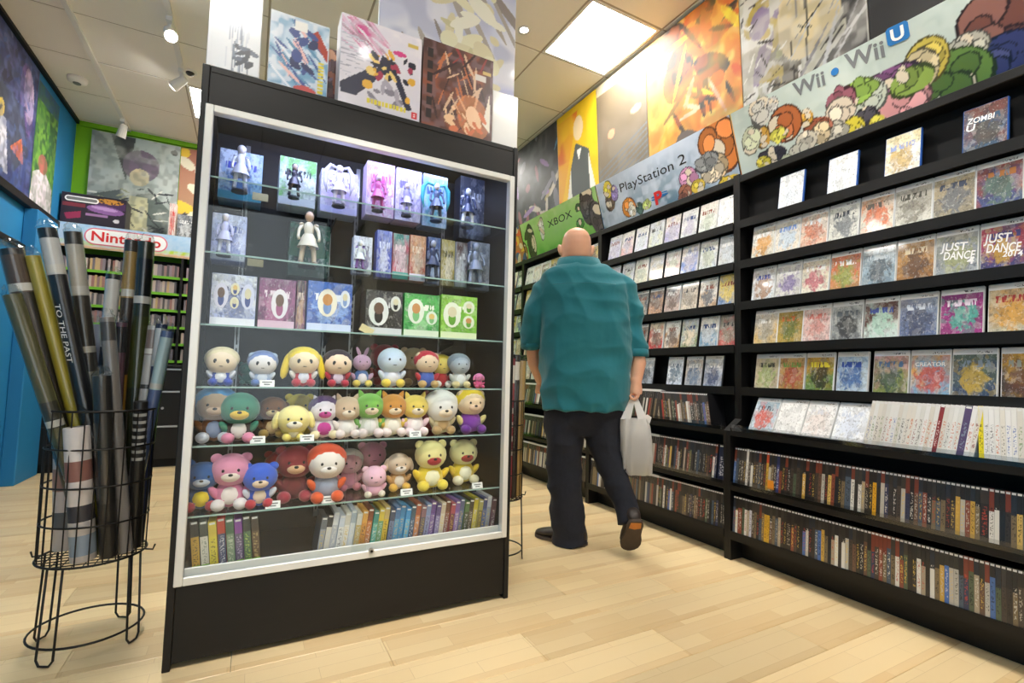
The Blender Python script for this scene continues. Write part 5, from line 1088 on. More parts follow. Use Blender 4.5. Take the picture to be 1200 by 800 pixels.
top_box('model_box', 397, 492, 12, 1.93, .10, f3, 'large white art box with magenta streaks and a dark shape', 'dcdce2')
def f4(p):
    p.fill(S(96, 62, 56)).clouds([S(150, 84, 60), S(70, 44, 46), S(120, 92, 96)], 8, 4, .8).strokes(40, [S(190, 110, 70), S(60, 36, 40), S(216, 180, 150), S(150, 60, 60)], 5, (.15, .1, .9, .95), .2, .014, (.6, 2.2)).ell(.72, .24, .09, .13, S(248, 232, 200), .3).ell(.72, .24, .2, .26, S(236, 150, 90), .3, .45).poly([(.86, .2), (.96, .6), (.97, .1)], S(240, 230, 214)).blobs(14, [S(216, 120, 80), S(240, 200, 160)], (.02, .05), 3, (.3, .04, .9, .3)).rect(.84, .8, .97, .84, S(206, 176, 110)).rect(.74, .7, .9, .78, S(214, 206, 200))
    for k in range(6): p.rect(.05, .1+k*.14, .13, .2+k*.14, S(36, 30, 34))
top_box('model_box', 495, 577, 42, 1.935, .09, f4, 'dark brown art box with a glowing white spot', '5a4440')
def f5(p): p.fill(S(240, 240, 238))
top_box('model_box', 578, 607, 105, 1.96, .06, f5, 'small blank white box at the cabinet top edge', 'f0f0ee')
def f6(p):
    p.grad(S(196, 200, 226), S(216, 218, 236)).clouds([S(170, 176, 222), S(232, 232, 240), S(186, 190, 214)], 5, 3, .8).strokes(14, [S(150, 140, 136), S(176, 168, 160)], 4, (.3, .1, .95, .95), .3, .02, (2.0, 2.5)).blobs(46, [S(232, 228, 196), S(240, 238, 222), S(206, 200, 160), S(222, 214, 180)], (.02, .06), 6, (.45, .2, .85, .9), 2)
top_box('poster_board', 441, 602, 0, 2.25, .02, f6, 'large pale violet art board behind the boxes on the cabinet', 'b8bcc8', h=1.15)

# ================================================================== BACK COUNTER AND SHELVES
BYF = 5.72
counter = []
cx = [XL+.005, -1.02, -.38, .26, .9]
for k in range(4):
    x0, x1 = cx[k], cx[k+1]-.004
    t = empty('drawer_cabinet', ((x0+x1)/2, (BYF+YB)/2, 0)); tag(t, ['black drawer cabinet in the corner by the blue wall', 'black drawer cabinet next to the corner one', 'black drawer cabinet behind the display cabinet', 'black drawer cabinet at the end of the back counter'][k], 'cabinet', 'black drawer cabinets along the back wall')
    MB().box(x0, x1, BYF+.02, YB-.004, .08, .95).build('body', 'black_laminate', t); MB().box(x0, x1, BYF+.06, BYF+.075, 0, .08).build('kick_board', 'black_board', t)
    for z0, z1 in ((.085, .40), (.405, .73), (.735, .945)):
        d = MB().bevel_box(x0+.004, x1-.004, BYF, BYF+.0195, z0, z1, .002).build('drawer', 'black_laminate', t)
        MB().bevel_box((x0+x1)/2-.13, (x0+x1)/2+.13, BYF-.012, BYF-.0005, z1-.022, z1-.006, .002).build('handle', 'steel', d)
    MB().tube([((x0+x1)/2, BYF-.008, .56), ((x0+x1)/2, BYF+.001, .56)], .012, 12).build('lock', 'steel', t)
o = MB().bevel_box(XL+.005, .9, BYF-.02, YB-.002, .9505, .975, .004).build('countertop', 'black_laminate', None, (-.37, BYF, .9505)); tag(o, 'long black countertop along the back wall', 'countertop')
# stepped shelf rack with lime strips, holding rows of cartridges
rk = empty('cartridge_rack', (-.37, 6.1, .975)); tag(rk, 'black back rack with lime edged shelves for cartridges', 'rack')
for x in (XL+.01, -.66, .28, .88): MB().box(x, x+.02, 5.96, YB-.036, .976, 2.06).build('side_panel', 'black_board', rk)
MB().box(XL+.01, .9, YB-.04, YB-.034, .976, 2.06).build('back_panel', 'black_board', rk)
MB().box(XL+.01, .9, 6.001, YB-.036, 2.265, 2.2895).build('top_board', 'black_board', rk)
for x in (XL+.01, -.66, .28, .88): MB().box(x, x+.02, 6.0015, YB-.036, 2.0605, 2.2645).build('top_post', 'black_board', rk)
V, F, Cc = [], [], []; q = random.Random(3)
def vbox(x0, x1, y0, y1, z0, z1, c):
    k = len(V); V.extend([(x, y, z) for z in (z0, z1) for y in (y0, y1) for x in (x0, x1)]); Cc.extend([c]*8)
    F.extend([tuple(k+i for i in f) for f in ((0, 2, 3, 1), (4, 5, 7, 6), (0, 1, 5, 4), (2, 6, 7, 3), (0, 4, 6, 2), (1, 3, 7, 5))])
zs = [1.02, 1.19, 1.36, 1.53, 1.70, 1.865]
for z in zs:
    s_ = MB().box(XL+.031, .879, 6.0, YB-.041, z-.014, z).build('shelf', 'black_board', rk)
    MB().box(XL+.031, .879, 5.994, 5.9995, z-.024, z+.002).build('edge_strip', 'green_strip', s_)
    x = XL+.04
    while x < .86:
        th = q.choice([.018, .02, .022]); hgt = q.uniform(.105, .125)
        if not (-.67 < x+th and x < -.63) and q.random() > .03:
            vbox(x+.001, x+th, 6.012, 6.11, z+.0005, z+hgt, S(q.choice(['8a8088', 'a89a98', '6a6468', 'b8a8a0', '94848c', '5a5458', 'c8b4a8', '9a7a78', 'a87870', '787078', 'c8a878'])))
        x += th
o = vc_object('cartridge_rows', V, F, Cc, 'print_matte'); o['kind'] = 'stuff'; tag(o, 'rows of small grey and pinkish game cartridges on the back rack', 'cartridges')
# banner over the rack
ny = 5.98; x0, x1 = XL+.01, .9
t = empty('banner_sign', ((x0+x1)/2, ny, 2.06)); tag(t, 'sky blue banner with red lettering in a white oval over the back rack', 'sign', 'angled header banners')
p = Paint(x1-x0, .23, .012); p.grad(S(170, 200, 226), S(150, 196, 232)).rect(0, 0, 1, .12, S(222, 180, 140)).rect(0, .12, 1, .3, S(186, 214, 60)).clouds([S(196, 216, 236)], 3, 3, .4).rect(0, 0, 1, .06, S(206, 170, 130))
Zb, Zt = 2.065, 2.29
MB().bevel_box(x0, x1, ny+.001, ny+.02, Zb, Zt, .003).build('board', 'white_paint', t)
print_on('print', p, (x0, ny-.0005, Zb), (x1, ny-.0005, Zb), (x1, ny-.0005, Zt), (x0, ny-.0005, Zt), t)
ol, orr = on_axis(98, 284, 1, ny), on_axis(196, 294, 1, ny); oc = Vector(((ol.x+orr.x)/2, ny, 2.185)); rx = (orr.x-ol.x)/2; rz = .082
def stad(s_, y): return [(oc.x+math.copysign(rx-rz, math.cos(a))*1.0+rz*s_*math.cos(a), y, oc.z+rz*s_*math.sin(a)) for a in [2*math.pi*(j+.5)/28 for j in range(28)]]
MB().loft([stad(1.0, ny-.001), stad(1.0, ny-.004)]).build('oval_border', 'ink_pink', t)
MB().loft([stad(.86, ny-.0042), stad(.86, ny-.006)]).build('oval', 'ink_white', t)
place_text(t, 'lettering', 'Nintendo', 'ink_red', (oc.x-rx*.83, ny-.0065, oc.z-.042), (1, 0, 0), (0, 0, 1), rx*1.66, .092, bold=.02)
# boxed console standing on the banner ledge
ca, cb_ = on_axis(60, 235, 1, 5.97), on_axis(147, 250, 1, 5.97)
xw0, xw1 = XL+.02, cb_.x; hb = .29
t = empty('console_box', ((xw0+xw1)/2, 5.985, Zt+.0005)); tag(t, 'black and purple console box standing over the sky blue banner', 'box')
b_ = MB().bevel_box(xw0, xw1, 5.985, 6.2, Zt+.0005, Zt+hb, .003).build('body', 'card', t); setc(b_, c1=S('221c2c'))
p = Paint(xw1-xw0, hb, .006).fill(S(34, 26, 44)).poly([(.4, .45), (1, .62), (1, .85), (.55, .8)], S(70, 40, 90)).ell(.68, .55, .5, .14, S(140, 96, 160), -.08).ell(.66, .6, .36, .06, S(190, 150, 206), -.08).rect(.02, .55, .36, .68, S(120, 40, 56)).poly([(.1, .1), (.3, .2), (.3, .42), (.05, .3)], S(150, 40, 80)).rect(.38, .3, .72, .38, S(160, 120, 170)).ell(.86, .22, .08, .07, S(224, 220, 226)).ell(.74, .86, .36, .09, S(200, 140, 50)).blobs(16, [S(60, 40, 30)], (.012, .03), 3, (.55, .8, .95, .92))
print_on('front_print', p, (xw0+.002, 5.9842, Zt+.003), (xw1-.002, 5.9842, Zt+.003), (xw1-.002, 5.9842, Zt+hb-.003), (xw0+.002, 5.9842, Zt+hb-.003), t)
sx, sz, sr = xw0+.15, Zt+hb-.055, .026
m = lambda s_, y: [(sx+math.copysign(.10, math.cos(a))+sr*s_*math.cos(a), y, sz+sr*s_*math.sin(a)) for a in [2*math.pi*(j+.5)/20 for j in range(20)]]
MB().loft([m(1, 5.984), m(1, 5.982)]).build('white_oval', 'ink_white', t); MB().loft([m(.55, 5.9818), m(.55, 5.981)]).build('oval_centre', 'ink_grey', t)
# upright red box beside it
bx = on_axis(202, 265, 1, 6.05).x
carton('tall_box', bx-.03, bx+.03, Zt, .34, 6.02, .08, ('e8d0c8', 'f0e0d8', 'd85048', 'c83830'), 'narrow white box with red marks standing on the banner ledge', None)
carton('tall_box', bx+.04, bx+.2, Zt, .24, 6.03, .08, ('4a4c50', '78808a', 'c8ccd0', 'e8e8e8'), 'wide grey box beside the narrow red marked box', None)
# small white tag on the counter front
o = MB().box(-.76, -.715, BYF-.003, BYF-.0006, .80, .86).build('price_tag', 'paper_white', None, (-.74, BYF-.002, .80)); tag(o, 'small white tag on the black drawer front', 'tag')

# ================================================================== POSTER BASKETS
def basket(c, rb, rt, zb, zt, label, ry=1.0):
    t = empty('wire_basket', (c[0], c[1], 0)); tag(t, label, 'wire stand', 'black wire poster baskets'); wr = .0032
    def ring(name, z, r, wr=wr, n=40, par=t): return MB().tube([(c[0]+r*math.cos(2*math.pi*k/n), c[1]+r*math.sin(2*math.pi*k/n), z) for k in range(n)], wr, 6, closed=True).build(name, 'wire_black', par, smooth=True)
    def R(z): return rb+(rt-rb)*(z-zb)/(zt-zb)
    ring('base_ring', .055, rb*1.06, .0038); ring('bottom_ring', zb, rb*1.02, .0038)
    for f in (.25, .5, .75): ring('hoop', zb+(zt-zb)*f, R(zb+(zt-zb)*f))
    ring('rim', zt, rt, .004)
    m = 26
    for k in range(m):
        a = 2*math.pi*k/m; MB().tube([(c[0]+rb*math.cos(a), c[1]+rb*math.sin(a), zb), (c[0]+rt*math.cos(a), c[1]+rt*math.sin(a), zt)], .0022, 5).build('upright_wire', 'wire_black', t)
    b_ = MB()
    for k in range(-4, 5):
        q = rb*k/5; w_ = math.sqrt(rb*rb-q*q); b_.tube([(c[0]-w_, c[1]+q, zb), (c[0]+w_, c[1]+q, zb)], .002, 5); b_.tube([(c[0]+q, c[1]-w_, zb-.004), (c[0]+q, c[1]+w_, zb-.004)], .002, 5)
    b_.build('floor_grid', 'wire_black', t)
    for k in range(4):                                        # hairpin legs
        a = math.radians(-28+90*k); pts = []
        for s_ in (-1, 1):
            aa = a+s_*.17; pts.append([Vector((c[0]+rb*1.0*math.cos(aa), c[1]+rb*1.0*math.sin(aa), zb)), Vector((c[0]+rb*1.08*math.cos(aa), c[1]+rb*1.08*math.sin(aa), .022))])
        mid = [(c[0]+rb*1.08*math.cos(a+s_*.10), c[1]+rb*1.08*math.sin(a+s_*.10), .0055) for s_ in (-1, 0, 1)]
        MB().tube([pts[0][0], pts[0][1], *mid, pts[1][1], pts[1][0]], .0036, 7).build('leg', 'wire_black', t, smooth=True)
    for a in (2.9, 6.1): MB().tube([(c[0]+rb*1.02*math.cos(a), c[1]+rb*1.02*math.sin(a), zb), (c[0]+rb*1.2*math.cos(a), c[1]+rb*1.2*math.sin(a), zb-.004), (c[0]+rb*1.24*math.cos(a), c[1]+rb*1.24*math.sin(a), zb+.014)], .003, 6).build('hook', 'wire_black', t)
    return t
BC = (-.445, 2.245)
basket(BC, .148, .152, .30, .80, 'black wire basket on hairpin legs full of rolled posters, beside the cabinet')
ROLL_N = [0]
def rolled(p_top, p_bot, r, col, label, label_col=None, lab=(.82, .95), text=None, rings=None, film=True):
    """rolled poster: paper roll, printed wrap label, clear film end twist"""
    r *= 1.18; a, b = Vector(p_bot), Vector(p_top); d = (b-a).normalized(); L = (b-a).length
    t = empty('rolled_poster', a); tag(t, label, 'rolled poster', 'rolled posters in wire baskets')
    m = MB(); n = 16
    m.tube([a, a+d*.002, b-d*.002, b], [r*.96, r, r, r*.96], n, cap=False); m.tube([a+d*.001, b-d*.001], [r*.6, r*.6], n, cap=False)
    ring = lambda q: None
    o1 = d.orthogonal().normalized(); o2 = d.cross(o1)
    for e in (a, b): m.loft([[e+(o1*math.cos(2*math.pi*j/n)+o2*math.sin(2*math.pi*j/n))*rr for j in range(n)] for rr in (r*.6, r*.96)], False)
    q = m.build('paper_roll', 'plastic', t, smooth=True); setc(q, c1=S(col))
    if label_col:
        q = MB().tube([a+d*L*lab[0], a+d*L*lab[1]], [r*1.015]*2, n, cap=False).build('wrap_label', 'plastic', t, smooth=True); setc(q, c1=S(label_col))
        q2 = MB().tube([a+d*L*(lab[0]+.005), a+d*L*(lab[0]+.03)], [r*1.03]*2, n, cap=False).build('label_band', 'plastic', t, smooth=True); setc(q2, c1=S('d8d6d0'))
    for u, c in (rings or []): q = MB().tube([a+d*L*u[0], a+d*L*u[1]], [r*1.012]*2, n, cap=False).build('print_band', 'plastic', t, smooth=True); setc(q, c1=S(c))
    if film:
        MB().tube([a+d*L*.3, b+d*.006], [r*1.05]*2, n, cap=False).build('clear_sleeve', 'film', t, smooth=True)
        w_ = MB(); ROLL_N[0] += 1; rr = random.Random(ROLL_N[0])
        w_.loft([[b+d*zz+(o1*math.cos(2*math.pi*j/n)+o2*math.sin(2*math.pi*j/n))*r*s_*(1+rr.uniform(-.25, .25)) for j in range(n)] for zz, s_ in ((.004, 1.05), (.014, .8), (.024, .75), (.034, .45))], False); w_.build('sleeve_twist', 'film', t)
    if text:
        up = d; side = RIGHT; org = a+d*L*.62-FWD*(r*1.08)-RIGHT*.008
        place_text(t, 'lettering', text, 'ink_white', org+d*.17+RIGHT*.004, -d, RIGHT, .2, .018, lift=0.002)
    return t
def tube_px(pt, pb, y_top, y_bot, r, col, label, **k):
    return rolled(on_axis(*pt, 1, y_top), on_axis(*pb, 1, y_bot), r, col, label, **k)
T = [
 ((6, 292), (98, 640), 2.17, 2.20, .026, '26221f', 'near black rolled poster leaning outermost over the basket rim', dict(label_col='5a4a40', lab=(.86, .98))),
 ((36, 300), (118, 642), 2.22, 2.23, .017, 'a89a34', 'mustard yellow rolled poster in the wire basket', dict()),
 ((0, 345), (88, 628), 2.12, 2.18, .02, '5c5a3a', 'olive brown rolled poster lowest over the basket rim', dict(label_col='3c3a30', lab=(.5, .6))),
 ((54, 268), (128, 640), 2.27, 2.27, .021, '1c1b1d', 'black rolled poster with white lettering', dict(label_col='d0d0d0', lab=(.86, .97), text='TO THE PAST')),
 ((86, 272), (134, 640), 2.20, 2.22, .021, '3c3832', 'dark brown rolled poster with a white paper strip', dict(label_col='c8c4ba', lab=(.8, .96), rings=[((.5, .56), '8a887a'), ((.62, .64), 'b8b4a8')])),
 ((134, 322), (112, 600), 2.31, 2.30, .019, '2a2c30', 'black and white rolled poster tilting the other way', dict(label_col='e0dedc', lab=(.72, .98))),
 ((154, 282), (150, 628), 2.20, 2.23, .019, '3a302a', 'brown rolled poster with tan bands standing straight', dict(label_col='a88a50', lab=(.8, .96), rings=[((.42, .54), 'b08438'), ((.3, .36), 'a87a40'), ((.1, .16), '2a2420')])),
 ((172, 284), (160, 628), 2.23, 2.25, .023, '2c2e18', 'black and olive rolled poster standing straight', dict(label_col='181818', lab=(.78, .94), rings=[((.5, .74), '3c4014')])),
 ((126, 372), (146, 640), 2.21, 2.22, .018, '8a8480', 'grey rolled poster standing straight in the basket', dict(rings=[((.9, .98), '54504e')])),
 ((142, 378), (150, 640), 2.28, 2.27, .016, '6a4854', 'plum grey rolled poster behind the grey one', dict(rings=[((.86, .98), '2a2628')])),
 ((182, 382), (164, 620), 2.22, 2.24, .017, 'b8b6b4', 'silver rolled poster with dark print', dict(label_col='8a7a74', lab=(.86, .98), rings=[((.7, .72), '3a3a3c')])),
 ((207, 388), (160, 600), 2.28, 2.26, .017, '5c6c94', 'slate blue rolled poster leaning towards the cabinet', dict(label_col='b8d0d4', lab=(.72, .97))),
 ((196, 380), (158, 610), 2.32, 2.28, .016, '2c3658', 'navy rolled poster behind the slate blue one', dict(label_col='d0d4d8', lab=(.8, .98))),
 ((97, 398), (126, 640), 2.26, 2.26, .018, '5c2e3c', 'maroon rolled poster in the middle of the basket', dict(rings=[((.6, .66), 'a88a84')])),
 ((110, 380), (130, 640), 2.31, 2.30, .014, '9098b0', 'thin pale blue rolled poster in the basket', dict()),
 ((66, 470), (74, 648), 2.25, 2.25, .034, 'c8c0c0', 'thick pale rolled poster inside the wires', dict(rings=[((.8, .86), '8a4a50'), ((.62, .7), '3a3438'), ((.4, .55), '9a7a74'), ((.15, .26), '54585c')], film=False)),
 ((84, 500), (90, 648), 2.16, 2.17, .03, 'd0c8c4', 'thick white and rust rolled poster inside the wires', dict(rings=[((.6, .75), '8a6058'), ((.3, .42), '3c3a40'), ((.05, .2), '8a98a8')], film=False)),
 ((120, 440), (134, 646), 2.15, 2.17, .022, '2e2c2a', 'short black rolled poster inside the wires', dict()),
 ((165, 470), (150, 640), 2.17, 2.19, .018, '24221f', 'black rolled poster with pale rings inside the wires', dict(rings=[((.6+.05*k, .62+.05*k), 'a8a8a4') for k in range(7)], film=False)),
]
# where each roll's top and foot come to rest once no roll pushes through another
ENDS = [(-0.7094, 2.1891, 1.3292, -0.4525, 2.2472, 0.3131), (-0.655, 2.1872, 1.3133, -0.4023, 2.2407, 0.312), (-0.6829, 2.1448, 1.1754, -0.424, 2.2034, 0.3124), (-0.6224, 2.1762, 1.4088, -0.3726, 2.2052, 0.3122), (-0.5688, 2.2294, 1.4189, -0.4071, 2.2855, 0.3118), (-0.4732, 2.3594, 1.3004, -0.4671, 2.3168, 0.3104), (-0.4255, 2.3621, 1.441, -0.4202, 2.3659, 0.3101), (-0.3763, 2.3437, 1.4374, -0.3765, 2.3393, 0.31), (-0.4445, 2.1788, 1.1218, -0.3417, 2.1734, 0.3107), (-0.4306, 2.32, 1.1165, -0.424, 2.3252, 0.3101), (-0.3279, 2.3099, 1.1097, -0.3606, 2.2936, 0.3103), (-0.2731, 2.2237, 1.0875, -0.3641, 2.2521, 0.3108), (-0.3002, 2.2791, 1.1157, -0.3268, 2.2769, 0.3102), (-0.5444, 2.3419, 1.0469, -0.4959, 2.3538, 0.3104), (-0.5199, 2.3701, 1.1078, -0.4605, 2.3711, 0.3103), (-0.557, 2.2882, 0.8247, -0.5299, 2.3002, 0.3105), (-0.4929, 2.1328, 0.7488, -0.4486, 2.1383, 0.3106), (-0.4346, 2.1154, 0.92, -0.3839, 2.1468, 0.3107), (-0.3314, 2.176, 0.8301, -0.3264, 2.2193, 0.3103)]
for (pt, pb, yt, yb, r, col, lab, kw), e in zip(T, ENDS): rolled(e[:3], e[3:], r, col, lab, **kw)
BC2 = (1.19, 2.345)
basket(BC2, .125, .128, .32, .82, 'black wire basket of rolled posters behind the display cabinet')
for k, (dx, dy, r, h, col, lab) in enumerate(((.085, -.05, .022, 1.03, 'a88a50', 'tan rolled poster in the far basket'), (.04, -.075, .02, 1.06, '2c2626', 'black rolled poster in the far basket'), (.015, -.08, .018, 1.04, '8a3038', 'red and white rolled poster in the far basket'), (.09, .02, .018, .97, '6a3c30', 'rust brown rolled poster in the far basket'), (-.02, -.06, .022, .98, '3c3430', 'dark brown rolled poster in the far basket'), (.03, .03, .024, 1.0, '44403c', 'charcoal rolled poster in the far basket'))):
    x, y = BC2[0]+dx, BC2[1]+dy
    rolled((x+dx*.12, y+dy*.1, h), (x*.5+(BC2[0]+dx*.9)*.5, y, .328), r, col, lab, label_col='d8d4cc' if k in (1, 2) else None, rings=[((.3+.1*j, .34+.1*j), 'c8b8b0') for j in range(4)] if k == 2 else None)

# ================================================================== PERSON
RH = Vector((math.cos(YAW), -math.sin(YAW), 0)); FH = Vector((math.sin(YAW), math.cos(YAW), 0)); ZZ = Vector((0, 0, 1))
def fused(name, mb, mat, parent, voxel=.008, smooth_it=4, disp=None):
    """closed pieces melted into one continuous skin"""
    o = bpy.data.objects.new('tmp', mb.mesh('tmp', mat)); COL.objects.link(o)
    r = o.modifiers.new('r', 'REMESH'); r.mode = 'VOXEL'; r.voxel_size = voxel
    if smooth_it: s_ = o.modifiers.new('s', 'SMOOTH'); s_.factor = .5; s_.iterations = smooth_it
    dg = bpy.context.evaluated_depsgraph_get(); me = bpy.data.meshes.new_from_object(o.evaluated_get(dg)); bpy.data.objects.remove(o)
    if disp:
        for v_, n_ in [(v_, v_.normal.copy()) for v_ in me.vertices]: v_.co += n_*disp(v_.co)
    me.name = name; me.transform(wmat(parent).inverted()); me.materials.clear(); me.materials.append(MATS[mat])
    me.polygons.foreach_set('use_smooth', [True]*len(me.polygons)); me.update()
    q = bpy.data.objects.new(name, me); q.parent = parent; COL.objects.link(q); return q
def px_ring(pyx, xl, xr, b, dep, n=36, e=2.4, dz=None):
    c = at_depth((xl+xr)/2, pyx, dep); a = (xr-xl)/2/F_PX*dep; out = []
    for j in range(n):
        t_ = 2*math.pi*j/n; cx, sy = math.cos(t_), math.sin(t_)
        out.append(c + RH*(math.copysign(abs(cx)**(2/e), cx)*a) + FH*(math.copysign(abs(sy)**(2/e), sy)*b) + (ZZ*dz(t_) if dz else ZZ*0))
    return out
from mathutils import noise as mnoise
def cloth(amp, fx, fz, shear=0.0):
    def f(co):
        x, y, z = co.dot(RH), co.dot(FH), co.z
        n1 = mnoise.noise(Vector((x*fx+z*shear, y*fx, z*fz))); n2 = mnoise.noise(Vector((x*fx*.7-z*shear*1.3, y*fx*.7+9, z*fz*1.6+5)))
        return amp*((1-abs(n1)*2.6)*.6+(1-abs(n2)*2.6)*.5-.55)
    return f
D = 2.80
foot0 = at_depth(683, 640, D); pers = empty('person', (foot0.x, foot0.y, 0)); tag(pers, 'bald person in a teal shirt and dark jeans walking away with a plastic bag', 'person')
def A_(px, pyx, d=0.0): return at_depth(px, pyx, D+d)
# --- skin: one continuous body
sk = MB()
hc = A_(675.5, 290)
def head_pt(x, y, z): return hc+RH*x+FH*y+ZZ*z
rings = []
for z, a, b, off in ((-.128, .045, .05, .055), (-.112, .058, .068, .035), (-.09, .069, .082, .018), (-.06, .077, .09, .008), (-.025, .0815, .095, .003), (.015, .083, .098, 0), (.05, .079, .094, -.002), (.078, .066, .079, -.004), (.096, .047, .057, -.005), (.107, .024, .03, -.005), (.1095, .004, .005, -.005)):
    rings.append([head_pt(a*math.cos(2*math.pi*j/28), off+b*math.sin(2*math.pi*j/28), z) for j in range(28)])
sk.loft(rings)
sk.tube([A_(678, 325), A_(677, 308), A_(676, 296, .005)], [.078, .072, .070], 24)          # thick neck
for zz, rr in ((-.036, .087), (-.066, .086), (-.092, .083)):                                  # neck folds
    sk.tube([head_pt(.93*rr*math.cos(t_), .03+rr*.98*math.sin(t_), zz-.004*math.sin(t_)) for t_ in [math.pi*(1.08+.84*j/12) for j in range(13)]], [.004]+[.0115]*11+[.004], 8)
for s_ in (-1, 1):                                                                            # ears
    e = head_pt(s_*.091, .012, -.014); sk.ball(e, (.014, .02, .036), 12, 8, mat=Matrix.Rotation(-YAW, 3, 'Z') @ Matrix.Rotation(s_*.25, 3, 'Y')); sk.ball(head_pt(s_*.083, .018, -.034), (.009, .012, .012), 8, 6)
sk.tube([head_pt(0, .097, .012), head_pt(0, .116, -.022), head_pt(0, .108, -.03)], [.009, .014, .012], 10)      # nose
sk.tube([head_pt(-.05, .085, .022), head_pt(0, .098, .026), head_pt(.05, .085, .022)], [.01, .013, .01], 8)     # brow
sk.ball(head_pt(0, .092, -.10), (.03, .022, .02), 10, 8); sk.ball(head_pt(0, .1, -.062), (.026, .012, .008), 10, 6)  # chin, lips
# trunk, arms, legs under the clothes
sk.tube([A_(678, 318), A_(684, 340), A_(685, 400), A_(684, 470)], [.08, .11, .12, .12], 20, flat=.7)
for pts, rr in (((A_(645, 334), A_(628, 366, .01), A_(623, 396, .05), A_(626, 425, .13), A_(634, 446, .24)), (.05, .045, .042, .04, .033)), ((A_(727, 336), A_(742, 366), A_(748, 402, -.01), A_(748.5, 425, -.02), A_(745.5, 445, -.04)), (.04, .028, .026, .042, .033))): sk.tube(pts, rr, 14)
sk.tube([A_(662, 478), A_(662, 560), A_(668, 634)], [.1, .07, .05], 14); sk.tube([A_(705, 478), A_(706, 506), A_(711, 530, -.03), A_(721, 560, -.07), A_(731, 588, -.13), A_(738, 612, -.18)], [.09, .075, .055, .05, .045, .042], 14)
def hand(w_, fdir, inward, curl=1.0, down=-ZZ):
    """w_: wrist; fdir: along the row of knuckles (towards the thumb side); inward: palm side"""
    W_ = Vector(w_); L = lambda a, b, c: W_ + inward*a + fdir*b + down*c
    sk.tube([L(0, 0, -.02), L(0, .002, .015), L(.002, .002, .05), L(.002, .0, .072)], [.031, .034, .040, .036], 14, flat=.62 if abs(inward.dot(RH)) < .5 else 1.0)
    sk.ball(L(.004, .0, .045), .036, 12, 8)
    for k, (o_, ln) in enumerate(((.036, .92), (.013, 1.0), (-.010, .95), (-.032, .78))):
        sk.tube([L(-.006, o_*.9, .055), L(-.004, o_, .078), L(.010, o_, .078+.026*ln), L(.032, o_, .078+.020*ln), L(.040, o_*.95, .078-.004*ln)], [.011, .0112, .0098, .0092, .0078], 10)
    sk.tube([L(.008, .034, .012), L(.026, .05, .032), L(.040, .044, .054), L(.044, .028, .068)], [.0145, .0125, .011, .009], 10)
hand(A_(745, 447, -.045), FH, -RH); hand(A_(635, 447, .25), FH*.3+RH*.9, FH, down=(-ZZ*.7+FH*.7).normalized())
body = fused('body', sk, 'skin', pers, .0055, 3)
for s_ in (-1, 1):                                                                            # face: eyes
    MB().ball(head_pt(s_*.031, .088, .004), .012, 10, 8).build('eye', 'ink_white', body, smooth=True)
# --- shirt
sh = MB(); R_ = []
for pyx, xl, xr, b in ((309, 655, 702, .088), (315, 645, 714, .108), (324, 634, 729, .13), (340, 630, 737, .15), (365, 632, 737, .163), (400, 633, 739, .172), (435, 632, 738, .178), (462, 633, 736, .175), (480, 634, 734, .168)):
    R_.append(px_ring(pyx, xl, xr, b, D))
sh.loft(R_)
sh.tube([A_(650, 330), A_(638, 342), A_(629, 364, .01), A_(624, 386, .03), A_(622.5, 402, .06)], [.06, .074, .070, .066, .062], 18)
sh.tube([A_(718, 328), A_(732, 340), A_(742, 362), A_(746.5, 388), A_(748, 413, -.01)], [.06, .072, .064, .056, .054], 18)
shirt = fused('shirt', sh, 'shirt_teal', pers, .008, 5, cloth(.019, 6, 5, 3))
# collar band and yoke seam, back pleat, sleeve cuffs
cl = MB(); cl.loft([px_ring(305, 656, 700, .083, D, e=2), px_ring(304, 654, 702, .088, D, e=2), px_ring(311, 652, 705, .097, D, e=2), px_ring(316, 647, 711, .106, D, e=2)], False); cl.build('collar', 'shirt_teal', shirt, smooth=True)
def back_line(pts, r, mt='shirt_teal'):
    out = []
    for px, pyx in pts:
        f = (px-685)/53; bdep = .172*max(0, 1-abs(f)**2.4)**(1/2.4); out.append(A_(px, pyx, -bdep-.001))
    return MB().tube(out, r, 6).build('seam', mt, shirt, smooth=True)
def fold(pts, r):
    out = []
    for px, pyx in pts:
        f = (px-685)/53; bb = .15 if pyx < 350 else .168; out.append(A_(px, pyx, -bb*max(0, 1-min(1, abs(f))**2.4)**(1/2.4)+.002))
    n = len(out); return MB().tube(out, [r*(.25+.75*math.sin(math.pi*(j+.5)/n)) for j in range(n)], 8).build('fold', 'shirt_teal', shirt, smooth=True)
back_line([(648, 333), (665, 331.5), (685, 331), (705, 331.5), (722, 333)], .0018)
for c0, c1, r in ((A_(748, 409, -.008), A_(748.2, 418, -.012), .057), (A_(622.5, 398, .055), A_(622.8, 406, .07), .064)): MB().tube([c0, c1], [r, r], 20).build('cuff', 'shirt_teal', shirt, smooth=True)
# --- jeans
je = MB(); je.loft([px_ring(472, 638, 730, .14, D), px_ring(484, 638, 729, .135, D), px_ring(497, 642, 725, .118, D), px_ring(510, 650, 716, .09, D)])
je.tube([A_(661, 482), A_(660.5, 510), A_(660.5, 540), A_(662, 570), A_(665, 605), A_(667, 636)], [.118, .11, .103, .098, .097, .099], 22)
je.tube([A_(705, 482), A_(706, 506), A_(711, 530, -.03), A_(721, 560, -.07), A_(731, 588, -.13), A_(738, 613, -.18)], [.116, .108, .085, .075, .069, .068], 22)
jeans = fused('jeans', je, 'denim', pers, .008, 5, cloth(.013, 7, 6, 2))
